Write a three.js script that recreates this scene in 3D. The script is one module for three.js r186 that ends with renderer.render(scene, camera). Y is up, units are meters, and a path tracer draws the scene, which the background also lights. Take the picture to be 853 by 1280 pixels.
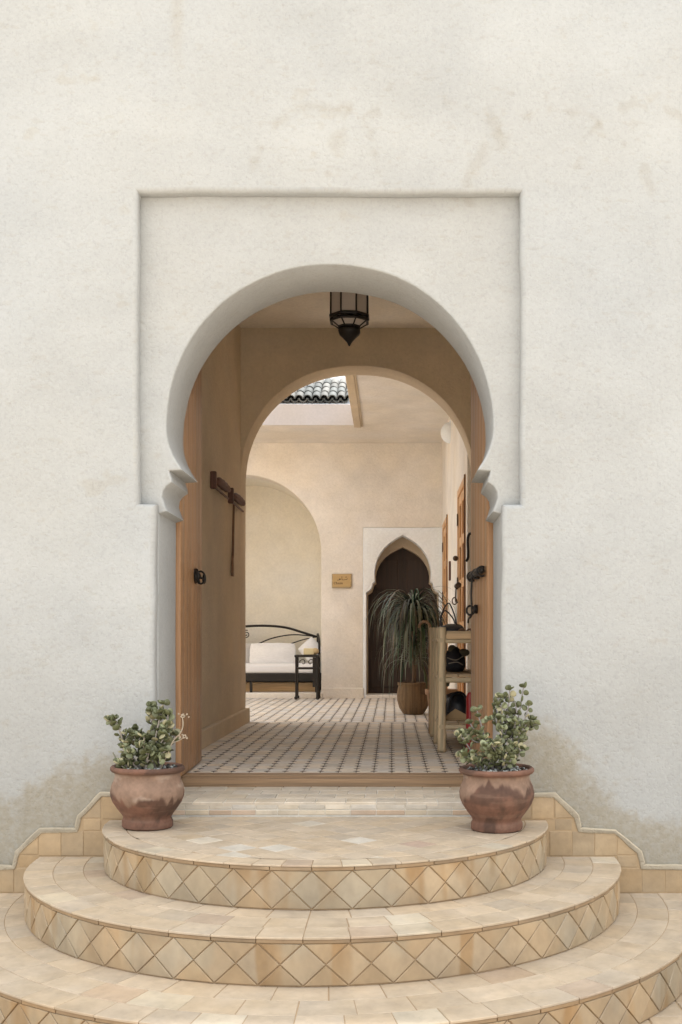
import * as THREE from 'three';
import { mergeGeometries, toCreasedNormals } from 'three/addons/utils/BufferGeometryUtils.js';
import { RoundedBoxGeometry } from 'three/addons/geometries/RoundedBoxGeometry.js';

// ---------------------------------------------------------------- camera, sky, sun, exposure
const scene = new THREE.Scene();
const EYE = new THREE.Vector3(0.30, 1.388, 5.25), FOC = 1365;         // lens in pixels of the 853 x 1280 photograph
const camera = new THREE.PerspectiveCamera(2 * Math.atan(800 / FOC) * 180 / Math.PI, 853 / 1280, 0.1, 400);
camera.position.copy(EYE);
camera.lookAt(EYE.x, EYE.y, -10);
camera.setViewOffset(1600 * 853 / 1280, 1600, 800 * 853 / 1280 - 490, 0, 853, 1280);   // a shifted lens: level camera, horizon low in the frame
scene.add(camera);

const renderer = new THREE.WebGLRenderer({ antialias: true });
renderer.setSize(682, 1024);
renderer.toneMapping = THREE.LinearToneMapping;
renderer.toneMappingExposure = 2.45;
renderer.shadowMap.enabled = true;

const SUN_AZ = 40, SUN_EL = 62.5;                                        // behind the building, a little to the right
const sunDir = new THREE.Vector3(Math.sin(SUN_AZ * Math.PI / 180) * Math.cos(SUN_EL * Math.PI / 180), Math.sin(SUN_EL * Math.PI / 180), -Math.cos(SUN_AZ * Math.PI / 180) * Math.cos(SUN_EL * Math.PI / 180));
{
  const W = 256, H = 128, d = new Float32Array(W * H * 4);
  for (let j = 0; j < H; j++) for (let i = 0; i < W; i++) {
    const el = ((j + 0.5) / H - 0.5) * Math.PI, s = Math.max(0, Math.sin(el));
    const k = (j * W + i) * 4, b = 0.47 * (1 + 1.5 * s);                              // hazy white sky, brighter overhead
    d[k] = 0.985 * b; d[k + 1] = 1.0 * b; d[k + 2] = 1.015 * b; d[k + 3] = 1;
  }
  const sky = new THREE.DataTexture(d, W, H, THREE.RGBAFormat, THREE.FloatType);
  sky.mapping = THREE.EquirectangularReflectionMapping; sky.colorSpace = THREE.LinearSRGBColorSpace;
  sky.magFilter = THREE.LinearFilter; sky.needsUpdate = true;
  scene.background = sky; scene.environment = sky;
}
const sun = new THREE.DirectionalLight(new THREE.Color(1.0, 0.975, 0.945), 5.0);
sun.position.copy(sunDir).multiplyScalar(40); sun.castShadow = true; sun.shadow.radius = 6;
sun.shadow.mapSize.set(2048, 2048);
Object.assign(sun.shadow.camera, { left: -14, right: 14, top: 14, bottom: -14, near: 1, far: 90 });
scene.add(sun, sun.target);

// ---------------------------------------------------------------- helpers
function rng(seed) { let s = seed >>> 0; return () => { s = (s + 0x6d2b79f5) >>> 0; let t = Math.imul(s ^ (s >>> 15), 1 | s); t = (t + Math.imul(t ^ (t >>> 7), 61 | t)) ^ t; return ((t ^ (t >>> 14)) >>> 0) / 4294967296; }; }
const R = rng(7);
const rr = (a, b, r = R) => a + (b - a) * r();
function hash(x, y, s) { let h = Math.imul(x, 374761393) ^ Math.imul(y, 668265263) ^ Math.imul(s, 974634541); h = Math.imul(h ^ (h >>> 13), 1274126177); return ((h ^ (h >>> 16)) >>> 0) / 4294967296; }
function vn(x, y, s) {
  const xi = Math.floor(x), yi = Math.floor(y); let fx = x - xi, fy = y - yi;
  fx = fx * fx * (3 - 2 * fx); fy = fy * fy * (3 - 2 * fy);
  const a = hash(xi, yi, s), b = hash(xi + 1, yi, s), c = hash(xi, yi + 1, s), e = hash(xi + 1, yi + 1, s);
  return a + (b - a) * fx + (c - a) * fy + (a - b - c + e) * fx * fy;
}
function fbm(x, y, s, o = 4, g = 0.5) { let a = 0, w = 1, t = 0; for (let i = 0; i < o; i++) { a += w * vn(x, y, s + i); t += w; w *= g; x *= 2.03; y *= 2.03; } return a / t; }
const sstep = (a, b, x) => { const t = Math.min(1, Math.max(0, (x - a) / (b - a))); return t * t * (3 - 2 * t); };
const lerp = (a, b, t) => a + (b - a) * t;
const toS = (v) => { v = Math.min(1, Math.max(0, v)); return 255 * (v <= 0.0031308 ? 12.92 * v : 1.055 * Math.pow(v, 1 / 2.4) - 0.055); };

// a texture computed from fn(u, v) -> linear [r, g, b]; size in metres, uv in metres
function tex(px, py, sx, sy, fn, color = true, wrap = THREE.MirroredRepeatWrapping, ox = 0, oy = 0) {
  const d = new Uint8Array(px * py * 4);
  for (let j = 0; j < py; j++) for (let i = 0; i < px; i++) {
    const c = fn(ox + (i + 0.5) / px * sx, oy + (j + 0.5) / py * sy), k = (j * px + i) * 4;
    if (color) { d[k] = toS(c[0]); d[k + 1] = toS(c[1]); d[k + 2] = toS(c[2]); } else d[k] = d[k + 1] = d[k + 2] = Math.min(255, Math.max(0, c * 255));
    d[k + 3] = 255;
  }
  const t = new THREE.DataTexture(d, px, py, THREE.RGBAFormat);
  t.colorSpace = color ? THREE.SRGBColorSpace : THREE.NoColorSpace;
  t.wrapS = t.wrapT = wrap; t.magFilter = THREE.LinearFilter; t.minFilter = THREE.LinearMipmapLinearFilter; t.generateMipmaps = true;
  t.repeat.set(1 / sx, 1 / sy); t.offset.set(-ox / sx, -oy / sy); t.needsUpdate = true;
  return t;
}
const P = (px, py, d) => new THREE.Vector3(EYE.x + (px - 490) * d / FOC, EYE.y + (800 - py) * d / FOC, EYE.z - d);

const used = {};
function numbered(n) { const k = used[n] = (used[n] ?? -1) + 1; return k ? n + '_' + String(k).padStart(3, '0') : n; }
function thing(name, label, category, pos = [0, 0, 0], turn = 0, group) {
  const o = new THREE.Group(); o.name = numbered(name); o.position.set(...pos); o.rotation.y = turn;
  o.userData = { label, category }; if (group) o.userData.group = group;
  o.userData.kind = 'thing'; scene.add(o); return o;
}
function part(name, geo, mat, parent, label) {
  const m = new THREE.Mesh(Array.isArray(geo) ? join(geo) : geo, mat); m.name = numbered(name); m.castShadow = m.receiveShadow = true;
  if (label) m.userData.label = label;
  parent.add(m); return m;
}
function sub(name, parent) { const g = new THREE.Group(); g.name = numbered(name); parent.add(g); return g; }
function structure(name, geo, mat) { const m = part(name, geo, mat, scene); m.userData.kind = 'structure'; return m; }
function join(list) {
  return mergeGeometries(list.map((g) => {
    g = g.index ? g.toNonIndexed() : g.clone();
    for (const k of Object.keys(g.attributes)) if (!['position', 'normal', 'uv', 'color'].includes(k)) g.deleteAttribute(k);
    return g;
  }));
}
// box with uv in metres, given by its corners
function box(x0, y0, z0, x1, y1, z1, bevel = 0) {
  const w = x1 - x0, h = y1 - y0, d = z1 - z0;
  const g = bevel ? new RoundedBoxGeometry(w, h, d, 2, bevel) : new THREE.BoxGeometry(w, h, d);
  g.translate((x0 + x1) / 2, (y0 + y1) / 2, (z0 + z1) / 2);
  return metreUV(g);
}
function metreUV(g) {
  g = g.index ? g.toNonIndexed() : g;
  const p = g.attributes.position, uv = new Float32Array(p.count * 2), a = new THREE.Vector3(), b = new THREE.Vector3(), c = new THREE.Vector3();
  for (let i = 0; i < p.count; i += 3) {
    a.fromBufferAttribute(p, i); b.fromBufferAttribute(p, i + 1); c.fromBufferAttribute(p, i + 2);
    const n = b.clone().sub(a).cross(c.clone().sub(a)), ax = Math.abs(n.x), ay = Math.abs(n.y), az = Math.abs(n.z);
    [a, b, c].forEach((v, k) => { const j = (i + k) * 2; if (ax >= ay && ax >= az) { uv[j] = v.z; uv[j + 1] = v.y; } else if (ay >= az) { uv[j] = v.x; uv[j + 1] = v.z; } else { uv[j] = v.x; uv[j + 1] = v.y; } });
  }
  g.setAttribute('uv', new THREE.BufferAttribute(uv, 2)); return g;
}
function tint(g, c) { const n = g.attributes.position.count, a = new Float32Array(n * 3); for (let i = 0; i < n; i++) a.set(c, i * 3); g.setAttribute('color', new THREE.BufferAttribute(a, 3)); return g; }
function extrude(pts, z0, z1, bevel = 0, holes = []) {
  const s = new THREE.Shape(pts.map((p) => new THREE.Vector2(...p)));
  for (const h of holes) s.holes.push(new THREE.Path(h.map((p) => new THREE.Vector2(...p))));
  const g = new THREE.ExtrudeGeometry(s, { depth: z1 - z0 - 2 * bevel, bevelEnabled: bevel > 0, bevelSize: bevel, bevelThickness: bevel, bevelOffset: -bevel, bevelSegments: 3, UVGenerator: alongOutline(bevel > 0 ? 7 : 1) });
  g.translate(0, 0, z0 + bevel); return toCreasedNormals(g, 0.62);
}
// uv in metres: x and y on the two faces, distance along the outline and depth on the sides
function alongOutline(layers) {                     // the sides come edge by edge, each in LAYERS strips
  let call = 0, at = 0, len = 0;
  const V = (a, i) => new THREE.Vector2(a[i * 3], a[i * 3 + 1]);
  return {
    generateTopUV: (g, v, a, b, c) => [V(v, a), V(v, b), V(v, c)],
    generateSideWallUV: (g, v, a, b, c, d) => {
      if (call++ % layers === 0) { at += len; len = V(v, a).distanceTo(V(v, b)); }
      const U = (i, s) => new THREE.Vector2(s, v[i * 3 + 2] + 2.9);
      return [U(a, at), U(b, at + len), U(c, at + len), U(d, at)];
    },
  };
}
const TH = THREE.Vector3;
function tube(pts, r, seg = 24, rad = 6) { return new THREE.TubeGeometry(new THREE.CatmullRomCurve3(pts.map((p) => p.isVector3 ? p : new TH(...p))), seg, r, rad); }
function rod(a, b, r0, r1 = r0, rad = 10) {
  a = a.isVector3 ? a : new TH(...a); b = b.isVector3 ? b : new TH(...b);
  const d = b.clone().sub(a), g = new THREE.CylinderGeometry(r1, r0, d.length(), rad, 1);
  g.applyQuaternion(new THREE.Quaternion().setFromUnitVectors(new TH(0, 1, 0), d.normalize())); g.translate((a.x + b.x) / 2, (a.y + b.y) / 2, (a.z + b.z) / 2); return g;
}
function lathe(prof, seg = 40) { return new THREE.LatheGeometry(prof.map((p) => new THREE.Vector2(...p)), seg); }
// hand-made edges: split a polyline and let it wander by a few millimetres
function handmade(pts, step, amp, seed, fixed = () => false) {
  const out = [];
  for (let i = 0; i < pts.length; i++) {
    const a = pts[i], b = pts[(i + 1) % pts.length], n = fixed(a, b) ? 1 : Math.max(1, Math.round(Math.hypot(b[0] - a[0], b[1] - a[1]) / step));
    for (let k = 0; k < n; k++) {
      const t = k / n, x = lerp(a[0], b[0], t), y = lerp(a[1], b[1], t), f = fixed(a, b) ? 0 : amp;
      out.push([x + f * (fbm(x * 3 + 5, y * 3 + 9, seed, 3) - 0.5) * 2, y + f * (fbm(x * 3 + 31, y * 3 + 17, seed + 7, 3) - 0.5) * 2]);
    }
  }
  return out;
}
// convex polygons (u, v), counter-clockwise
const areaOf = (p) => { let a = 0; for (let i = 0; i < p.length; i++) { const q = p[(i + 1) % p.length]; a += p[i][0] * q[1] - q[0] * p[i][1]; } return a / 2; };
function clip(poly, by) {
  for (let i = 0; i < by.length && poly.length; i++) {
    const a = by[i], b = by[(i + 1) % by.length], side = (p) => (b[0] - a[0]) * (p[1] - a[1]) - (b[1] - a[1]) * (p[0] - a[0]), out = [];
    for (let k = 0; k < poly.length; k++) {
      const p = poly[k], q = poly[(k + 1) % poly.length], sp = side(p), sq = side(q);
      if (sp >= 0) out.push(p);
      if ((sp >= 0) !== (sq >= 0)) { const t = sp / (sp - sq); out.push([lerp(p[0], q[0], t), lerp(p[1], q[1], t)]); }
    }
    poly = out;
  }
  return poly.filter((p, i) => { const q = poly[(i + 1) % poly.length]; return Math.hypot(p[0] - q[0], p[1] - q[1]) > 1e-4; });
}
function inset(p, d) {
  const n = p.length, L = p.map((a, i) => { const b = p[(i + 1) % n], l = Math.hypot(b[0] - a[0], b[1] - a[1]) || 1, nx = -(b[1] - a[1]) / l, ny = (b[0] - a[0]) / l; return [nx, ny, nx * a[0] + ny * a[1] + d]; });
  return p.map((_, i) => {
    const e = L[(i + n - 1) % n], f = L[i], det = e[0] * f[1] - e[1] * f[0];
    if (Math.abs(det) < 0.02) return [p[i][0] + f[0] * d, p[i][1] + f[1] * d];
    return [(e[2] * f[1] - f[2] * e[1]) / det, (e[0] * f[2] - f[0] * e[2]) / det];
  });
}
// a tile: poly in (u, v), from w0 to w1, chamfered edge; map(u, v, w) -> [x, y, z]
function tile(poly, w0, w1, ch, map, col, du = 0, dv = 0) {
  const a = poly, b = inset(poly, ch), pos = [], uv = [], n = a.length;
  const put = (p, w) => { pos.push(...map(p[0], p[1], w)); uv.push(p[0] + du, p[1] + dv); };
  const tri = (p, wp, q, wq, r, wr) => { put(p, wp); put(q, wq); put(r, wr); };
  for (let i = 1; i < n - 1; i++) tri(b[0], w1, b[i], w1, b[i + 1], w1);
  for (let i = 0; i < n; i++) {
    const j = (i + 1) % n, wm = w1 - ch;
    tri(a[i], wm, a[j], wm, b[j], w1); tri(a[i], wm, b[j], w1, b[i], w1);
    tri(a[i], w0, a[j], w0, a[j], wm); tri(a[i], w0, a[j], wm, a[i], wm);
  }
  const g = new THREE.BufferGeometry();
  g.setAttribute('position', new THREE.BufferAttribute(new Float32Array(pos), 3));
  g.setAttribute('uv', new THREE.BufferAttribute(new Float32Array(uv), 2));
  g.computeVertexNormals();
  return col ? tint(g, col) : g;
}

// ---------------------------------------------------------------- materials
const lin = (r, g, b) => new THREE.Color().setRGB(r, g, b);
const std = (o) => new THREE.MeshStandardMaterial({ roughness: 0.9, ...o });

// dirt thrown up on the plaster just above the tiled skirting: where it reaches, in metres
function skirtTop(x) { const a = Math.abs(x); return a < 1.08 ? 0.646 : a < 1.2 ? lerp(0.646, 0.47, (a - 1.08) / 0.12) : a < 1.38 ? 0.47 : a < 1.5 ? lerp(0.47, 0.295, (a - 1.38) / 0.12) : 0.295; }
function facadeColor(x, y) {
  const big = fbm(x * 0.9 + 3, y * 0.9, 11, 5), mid = fbm(x * 5, y * 5, 21, 4), fine = fbm(x * 75, y * 75, 31, 3, 0.8), grain = hash(Math.floor(x * 330), Math.floor(y * 330), 5);
  const sweep = fbm(x * 1.1 + 1.2 * fbm(x * 0.8, y * 0.8, 13, 2) + 4, y * 3.6 + 2.4 * fbm(x * 1.1 + 7, y * 0.6, 15, 3), 17, 4);
  let k = 1 + (big - 0.5) * 0.16 + (mid - 0.5) * 0.09 + (sweep - 0.5) * 0.13 + (fine - 0.5) * 0.115 + (grain - 0.5) * 0.05;
  const pit = sstep(0.66, 0.74, fbm(x * 95, y * 95, 77, 2)); k *= 1 - 0.06 * pit;
  let warm = (fbm(x * 1.3 + 9, y * 1.3 + 2, 61, 4) - 0.45) * 0.06;
  // trowel scallops left in the render coat
  for (const [cx, cy, r] of [[0.24, 3.76, 0.20], [0.62, 3.79, 0.21], [1.1, 3.55, 0.42], [-0.05, 3.68, 0.3], [1.5, 3.7, 0.3]]) {
    const dd = Math.hypot(x - cx, (y - cy) * 1.1) - r + (fbm(x * 9, y * 9, 91, 3) - 0.5) * 0.09;
    if (y > cy - 0.05) { const m = sstep(0.05, 0.0, Math.abs(dd)) * 0.085 * sstep(0.42, 0.62, fbm(x * 14, y * 14, 93, 3)); k *= 1 - m; warm += m * 0.5; }
  }
  // a rust run from the parapet
  { const s = sstep(0.05, 0.0, Math.abs(x + 0.73 + (fbm(y * 4, 2, 55, 2) - 0.5) * 0.05)) * sstep(3.9, 4.5, y + (fbm(x * 40, y * 2, 56, 2) - 0.5) * 0.3); k *= 1 - 0.07 * s; warm += 0.06 * s; }
  // an old patch left of the frame
  { const s = sstep(0.55, 0.66, fbm(x * 7 + 2, y * 11, 44, 4) + 0.28 * sstep(0.24, 0.0, Math.hypot((x + 1.1) * 0.7, (y - 2.14) * 2.4)) - 0.2); k *= 1 - 0.055 * s; warm += 0.05 * s; }
  // scattered brown flecks and scratches
  { const s = sstep(0.70, 0.76, fbm(x * 24, y * 48, 47, 3)); k *= 1 - 0.04 * s; warm += 0.03 * s; }
  // dirty, coarser render above the skirting, with a ragged outline
  const up = y - skirtTop(x) - 0.06, edge = 0.16 + 0.1 * Math.max(0, 1.7 - Math.abs(x)) + (fbm(x * 3.2 + 1, y * 3.2, 66, 4) - 0.5) * 0.42 + (fbm(x * 40, y * 40, 67, 2) - 0.5) * 0.10;
  const d = sstep(0.06, -0.10, up - edge) * (0.72 + 0.28 * sstep(0.3, 0.62, fbm(x * 45, y * 45, 68, 3, 0.7)));
  k *= 1 - 0.24 * d; warm += 0.20 * d;
  return [0.374 * k * (1 + warm * 0.35), 0.380 * k * (1 - warm * 0.15), 0.372 * k * (1 - warm * 0.95)];
}
const facadeMap = tex(2048, 2048, 5.2, 5.2, facadeColor, true, THREE.MirroredRepeatWrapping, -2.6, 0);
const plasterBump = tex(1024, 1024, 2.0, 2.0, (x, y) => {
  const f = fbm(x * 55, y * 55, 131, 3, 0.6), w = fbm(x * 6, y * 6, 141, 3), p = sstep(0.62, 0.74, fbm(x * 80, y * 80, 151, 2));
  return 0.5 + (w - 0.5) * 0.9 + (f - 0.5) * 0.35 - p * 0.22;
}, false);
const facade = std({ map: facadeMap, bumpMap: plasterBump, bumpScale: 0.0035, roughness: 0.95 });

function warmPlaster(px, size, base, seed, blotch = 0.2) {
  return tex(px, px, size, size, (x, y) => {
    const big = fbm(x * 0.8 + seed, y * 0.8, seed, 4), mid = fbm(x * 4.5, y * 4.5, seed + 9, 4), fine = fbm(x * 50, y * 50, seed + 19, 3, 0.7);
    const k = 1 + (big - 0.5) * blotch * 1.3 + (mid - 0.5) * blotch + (fine - 0.5) * 0.16, w = (fbm(x * 1.7, y * 2.2 + 4, seed + 29, 4) - 0.5) * 0.18;
    return [base[0] * k * (1 + w * 0.1), base[1] * k * (1 - w * 0.25), base[2] * k * (1 - w)];
  });
}
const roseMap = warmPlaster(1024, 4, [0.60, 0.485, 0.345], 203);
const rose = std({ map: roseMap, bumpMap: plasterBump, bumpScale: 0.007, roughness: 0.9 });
const courtPlaster = std({ map: warmPlaster(1024, 4.5, [0.79, 0.735, 0.665], 303), bumpMap: plasterBump, bumpScale: 0.006, roughness: 0.88 });
const nichePlaster = std({ map: warmPlaster(512, 3.5, [0.79, 0.745, 0.65], 403, 0.14), bumpMap: plasterBump, bumpScale: 0.005, roughness: 0.9 });
const ceilPlaster = std({ map: warmPlaster(512, 3, [0.88, 0.80, 0.68], 503, 0.1), bumpMap: plasterBump, bumpScale: 0.004 });
const whitewash = std({ map: warmPlaster(512, 2, [0.83, 0.87, 0.91], 603, 0.08), bumpMap: plasterBump, bumpScale: 0.003 });
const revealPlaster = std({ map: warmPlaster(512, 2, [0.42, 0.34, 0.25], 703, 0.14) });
const paleLip = std({ map: warmPlaster(512, 2, [0.403, 0.352, 0.269], 803, 0.4), bumpMap: plasterBump, bumpScale: 0.006 });

// glazed-worn clay tiles: one stone map, each tile tinted by itself
const clayMap = tex(1024, 1024, 2, 2, (x, y) => {
  const a = fbm(x * 9, y * 3.5, 911, 4), b = fbm(x * 40, y * 40, 921, 3), c = fbm(x * 3.2 + 7, y * 16, 931, 4), s = sstep(0.68, 0.8, fbm(x * 70, y * 70, 941, 2));
  const k = 1 + (a - 0.5) * 0.34 + (b - 0.5) * 0.2 + (c - 0.5) * 0.26 - s * 0.05, w = (fbm(x * 6 + 3, y * 6 + 8, 951, 4) - 0.5) * 0.4;
  return [0.80 * k * (1 + 0.1 * w), 0.80 * k * (1 - w * 0.1), 0.80 * k * (1 - w * 0.5)];
});
const clayBump = tex(512, 512, 1, 1, (x, y) => 0.5 + (fbm(x * 14, y * 14, 961, 3) - 0.5) * 0.8 + (fbm(x * 80, y * 80, 971, 2) - 0.5) * 0.3, false);
const clay = std({ map: clayMap, bumpMap: clayBump, bumpScale: 0.002, roughness: 0.62, vertexColors: true });
// risers: washed down by rain, rust and green-grey runs
const riserMap = tex(1024, 256, 4, 1, (x, y) => {
  const a = fbm(x * 8, y * 6, 811, 4), b = fbm(x * 45, y * 30, 821, 3), run = sstep(0.56, 0.72, fbm(x * 11, y * 1.6, 831, 3)) * sstep(0.3, 0.6, fbm(x * 5, y * 3 + 2, 835, 2) + 0.12), g = sstep(0.42, 0.66, fbm(x * 5 + 3, y * 4, 841, 4));
  const k = 1 + (a - 0.5) * 0.42 + (b - 0.5) * 0.22;
  const c = [0.80 * k, 0.79 * k, 0.80 * k];
  const q = [lerp(1, 0.86, run), lerp(1, 0.74, run), lerp(1, 0.58, run)], h = [lerp(1, 0.94, g), lerp(1, 1.01, g), lerp(1, 1.09, g)];
  return c.map((v, i) => v * q[i] * h[i]);
});
const riserClay = std({ map: riserMap, bumpMap: clayBump, bumpScale: 0.002, roughness: 0.6, vertexColors: true });
const groutDark = std({ map: warmPlaster(256, 1, [0.333, 0.237, 0.147], 51, 0.4), roughness: 1 });
const groutPale = std({ map: warmPlaster(256, 1, [0.384, 0.282, 0.173], 52, 0.4), roughness: 1 });
const groutWhite = std({ map: warmPlaster(256, 1, [0.666, 0.64, 0.576], 53, 0.2), roughness: 1 });
const jitter = (c, r, v = 0.1, h = 0.05) => { const k = 1 + (r() - 0.5) * 2 * v, w = (r() - 0.5) * 2 * h; return [c[0] * k * (1 + w), c[1] * k, c[2] * k * (1 - w * 1.6)]; };

function woodMap(px, py, sx, sy, base, seed, along = 'y', strength = 1) {
  return tex(px, py, sx, sy, (x, y) => {
    const [u, v] = along === 'y' ? [x, y] : [y, x];
    const warp = (fbm(u * 3, v * 0.8, seed, 3) - 0.5) * 0.09, ring = fbm((u + warp) * 42, v * 0.9, seed + 3, 3), fine = fbm(u * 320, v * 7, seed + 5, 2), big = fbm(u * 4, v * 0.6, seed + 7, 3);
    const k = 1 + strength * ((ring - 0.5) * 0.95 + (fine - 0.5) * 0.5 + (big - 0.5) * 0.5);
    return [base[0] * k, base[1] * k * (1 - (ring - 0.5) * 0.1), base[2] * k * (1 - (ring - 0.5) * 0.2)];
  });
}
const cedar = std({ map: woodMap(512, 1024, 1, 2, [0.34, 0.185, 0.088], 1203, 'y', 0.75), roughness: 0.42 });
const orangeWood = std({ map: woodMap(512, 1024, 1, 2, [0.62, 0.37, 0.185], 1303), roughness: 0.5 });
const sillWood = std({ map: woodMap(1024, 256, 2, 0.5, [0.30, 0.19, 0.105], 1353, 'x'), roughness: 0.6 });
const poleWood = std({ map: woodMap(256, 512, 0.5, 1, [0.60, 0.475, 0.30], 1403), roughness: 0.65 });
const boardWood = std({ map: woodMap(512, 512, 1, 1, [0.46, 0.33, 0.195], 1413, 'x'), roughness: 0.7 });
const darkWood = std({ map: woodMap(512, 512, 1, 1, [0.034, 0.019, 0.013], 1453), roughness: 0.6 });
const redWood = std({ map: woodMap(256, 256, 0.5, 0.5, [0.115, 0.045, 0.026], 1503), roughness: 0.6 });
const iron = std({ color: lin(0.030, 0.027, 0.025), roughness: 0.55, metalness: 0.6 });
const ironBrown = std({ color: lin(0.075, 0.052, 0.038), roughness: 0.6, metalness: 0.4 });

// ---------------------------------------------------------------- ground
const groundMap = tex(1024, 1024, 4, 4, (x, y) => { const k = 1 + (fbm(x * 3, y * 3, 401, 5) - 0.5) * 0.4 + (fbm(x * 60, y * 60, 411, 2) - 0.5) * 0.2; return [0.50 * k, 0.45 * k, 0.385 * k]; });
{
  const s = new THREE.Shape([[-150, -150], [150, -150], [150, 150], [-150, 150]].map((p) => new THREE.Vector2(...p)));
  const g = new THREE.ShapeGeometry(s); g.rotateX(-Math.PI / 2); g.translate(0, -0.02, 0);
  structure('ground', metreUV(g), std({ map: groundMap, roughness: 1 }));
}
{
  const t = new THREE.Group(); t.name = 'terrace'; t.userData = { kind: 'structure' }; scene.add(t);
  part('paving_bed', box(-3.2, -0.016, 0.002, 3.2, -0.004, 3.4), groutPale, t);
  const near = [], rest = [], r = rng(31), s = 0.15;
  for (let i = -21; i < 21; i++) for (let j = 0; j < 22; j++) {
    const x = i * s + 0.04, z = 0.02 + j * s, mx = x + s / 2, mz = z + s / 2;
    if (Math.hypot(mx, mz / 1.09) < 1.56) continue;
    const g = tile(inset([[x, -z - s], [x + s, -z - s], [x + s, -z], [x, -z]], 0.003), -0.012, rr(-0.0008, 0.0008, r), 0.003, (u, v, w) => [u, w, -v], jitter([0.512, 0.403, 0.282], r, 0.1, 0.03), rr(0, 2, r), rr(0, 2, r));
    (mx > 1.1 && mx < 2.3 && mz < 2.2 || mx < -1.5 && mx > -2.2 && mz < 1.6 ? near : rest).push(g);
  }
  for (const g of near) part('paving_tile', g, clay, t);
  part('paving_field', rest, clay, t).userData.kind = 'stuff';
}

// ---------------------------------------------------------------- the entrance facade
const ZF = -0.078, ZB = -0.507;             // recessed panel, back of the wall
function archProfile() {                     // right half, from the foot of the jamb to the crown
  const h = [[0.833, -0.4], [0.833, 2.004], [0.793, 2.016], [0.806, 2.05], [0.8165, 2.085], [0.812, 2.115], [0.797, 2.138], [0.769, 2.158], [0.7705, 2.176], [0.778, 2.196], [0.781, 2.213], [0.7186, 2.217]];
  const r = 0.795, cy = 2.425, low = Math.asin(0.208 / 0.475);
  for (let k = 1; k <= 10; k++) { const a = -low * (1 - k / 10); h.push([r * Math.cos(a), cy + 0.475 * Math.sin(a)]); }
  for (let k = 1; k <= 40; k++) { const a = Math.PI / 2 * k / 40; h.push([r * Math.cos(a) ** 0.97, cy + r * Math.sin(a) ** 0.98]); }
  return h;
}
const facadeThing = thing('entrance_wall', 'tall whitewashed plaster entrance wall with horseshoe arch in a recessed square frame', 'wall');
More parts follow.
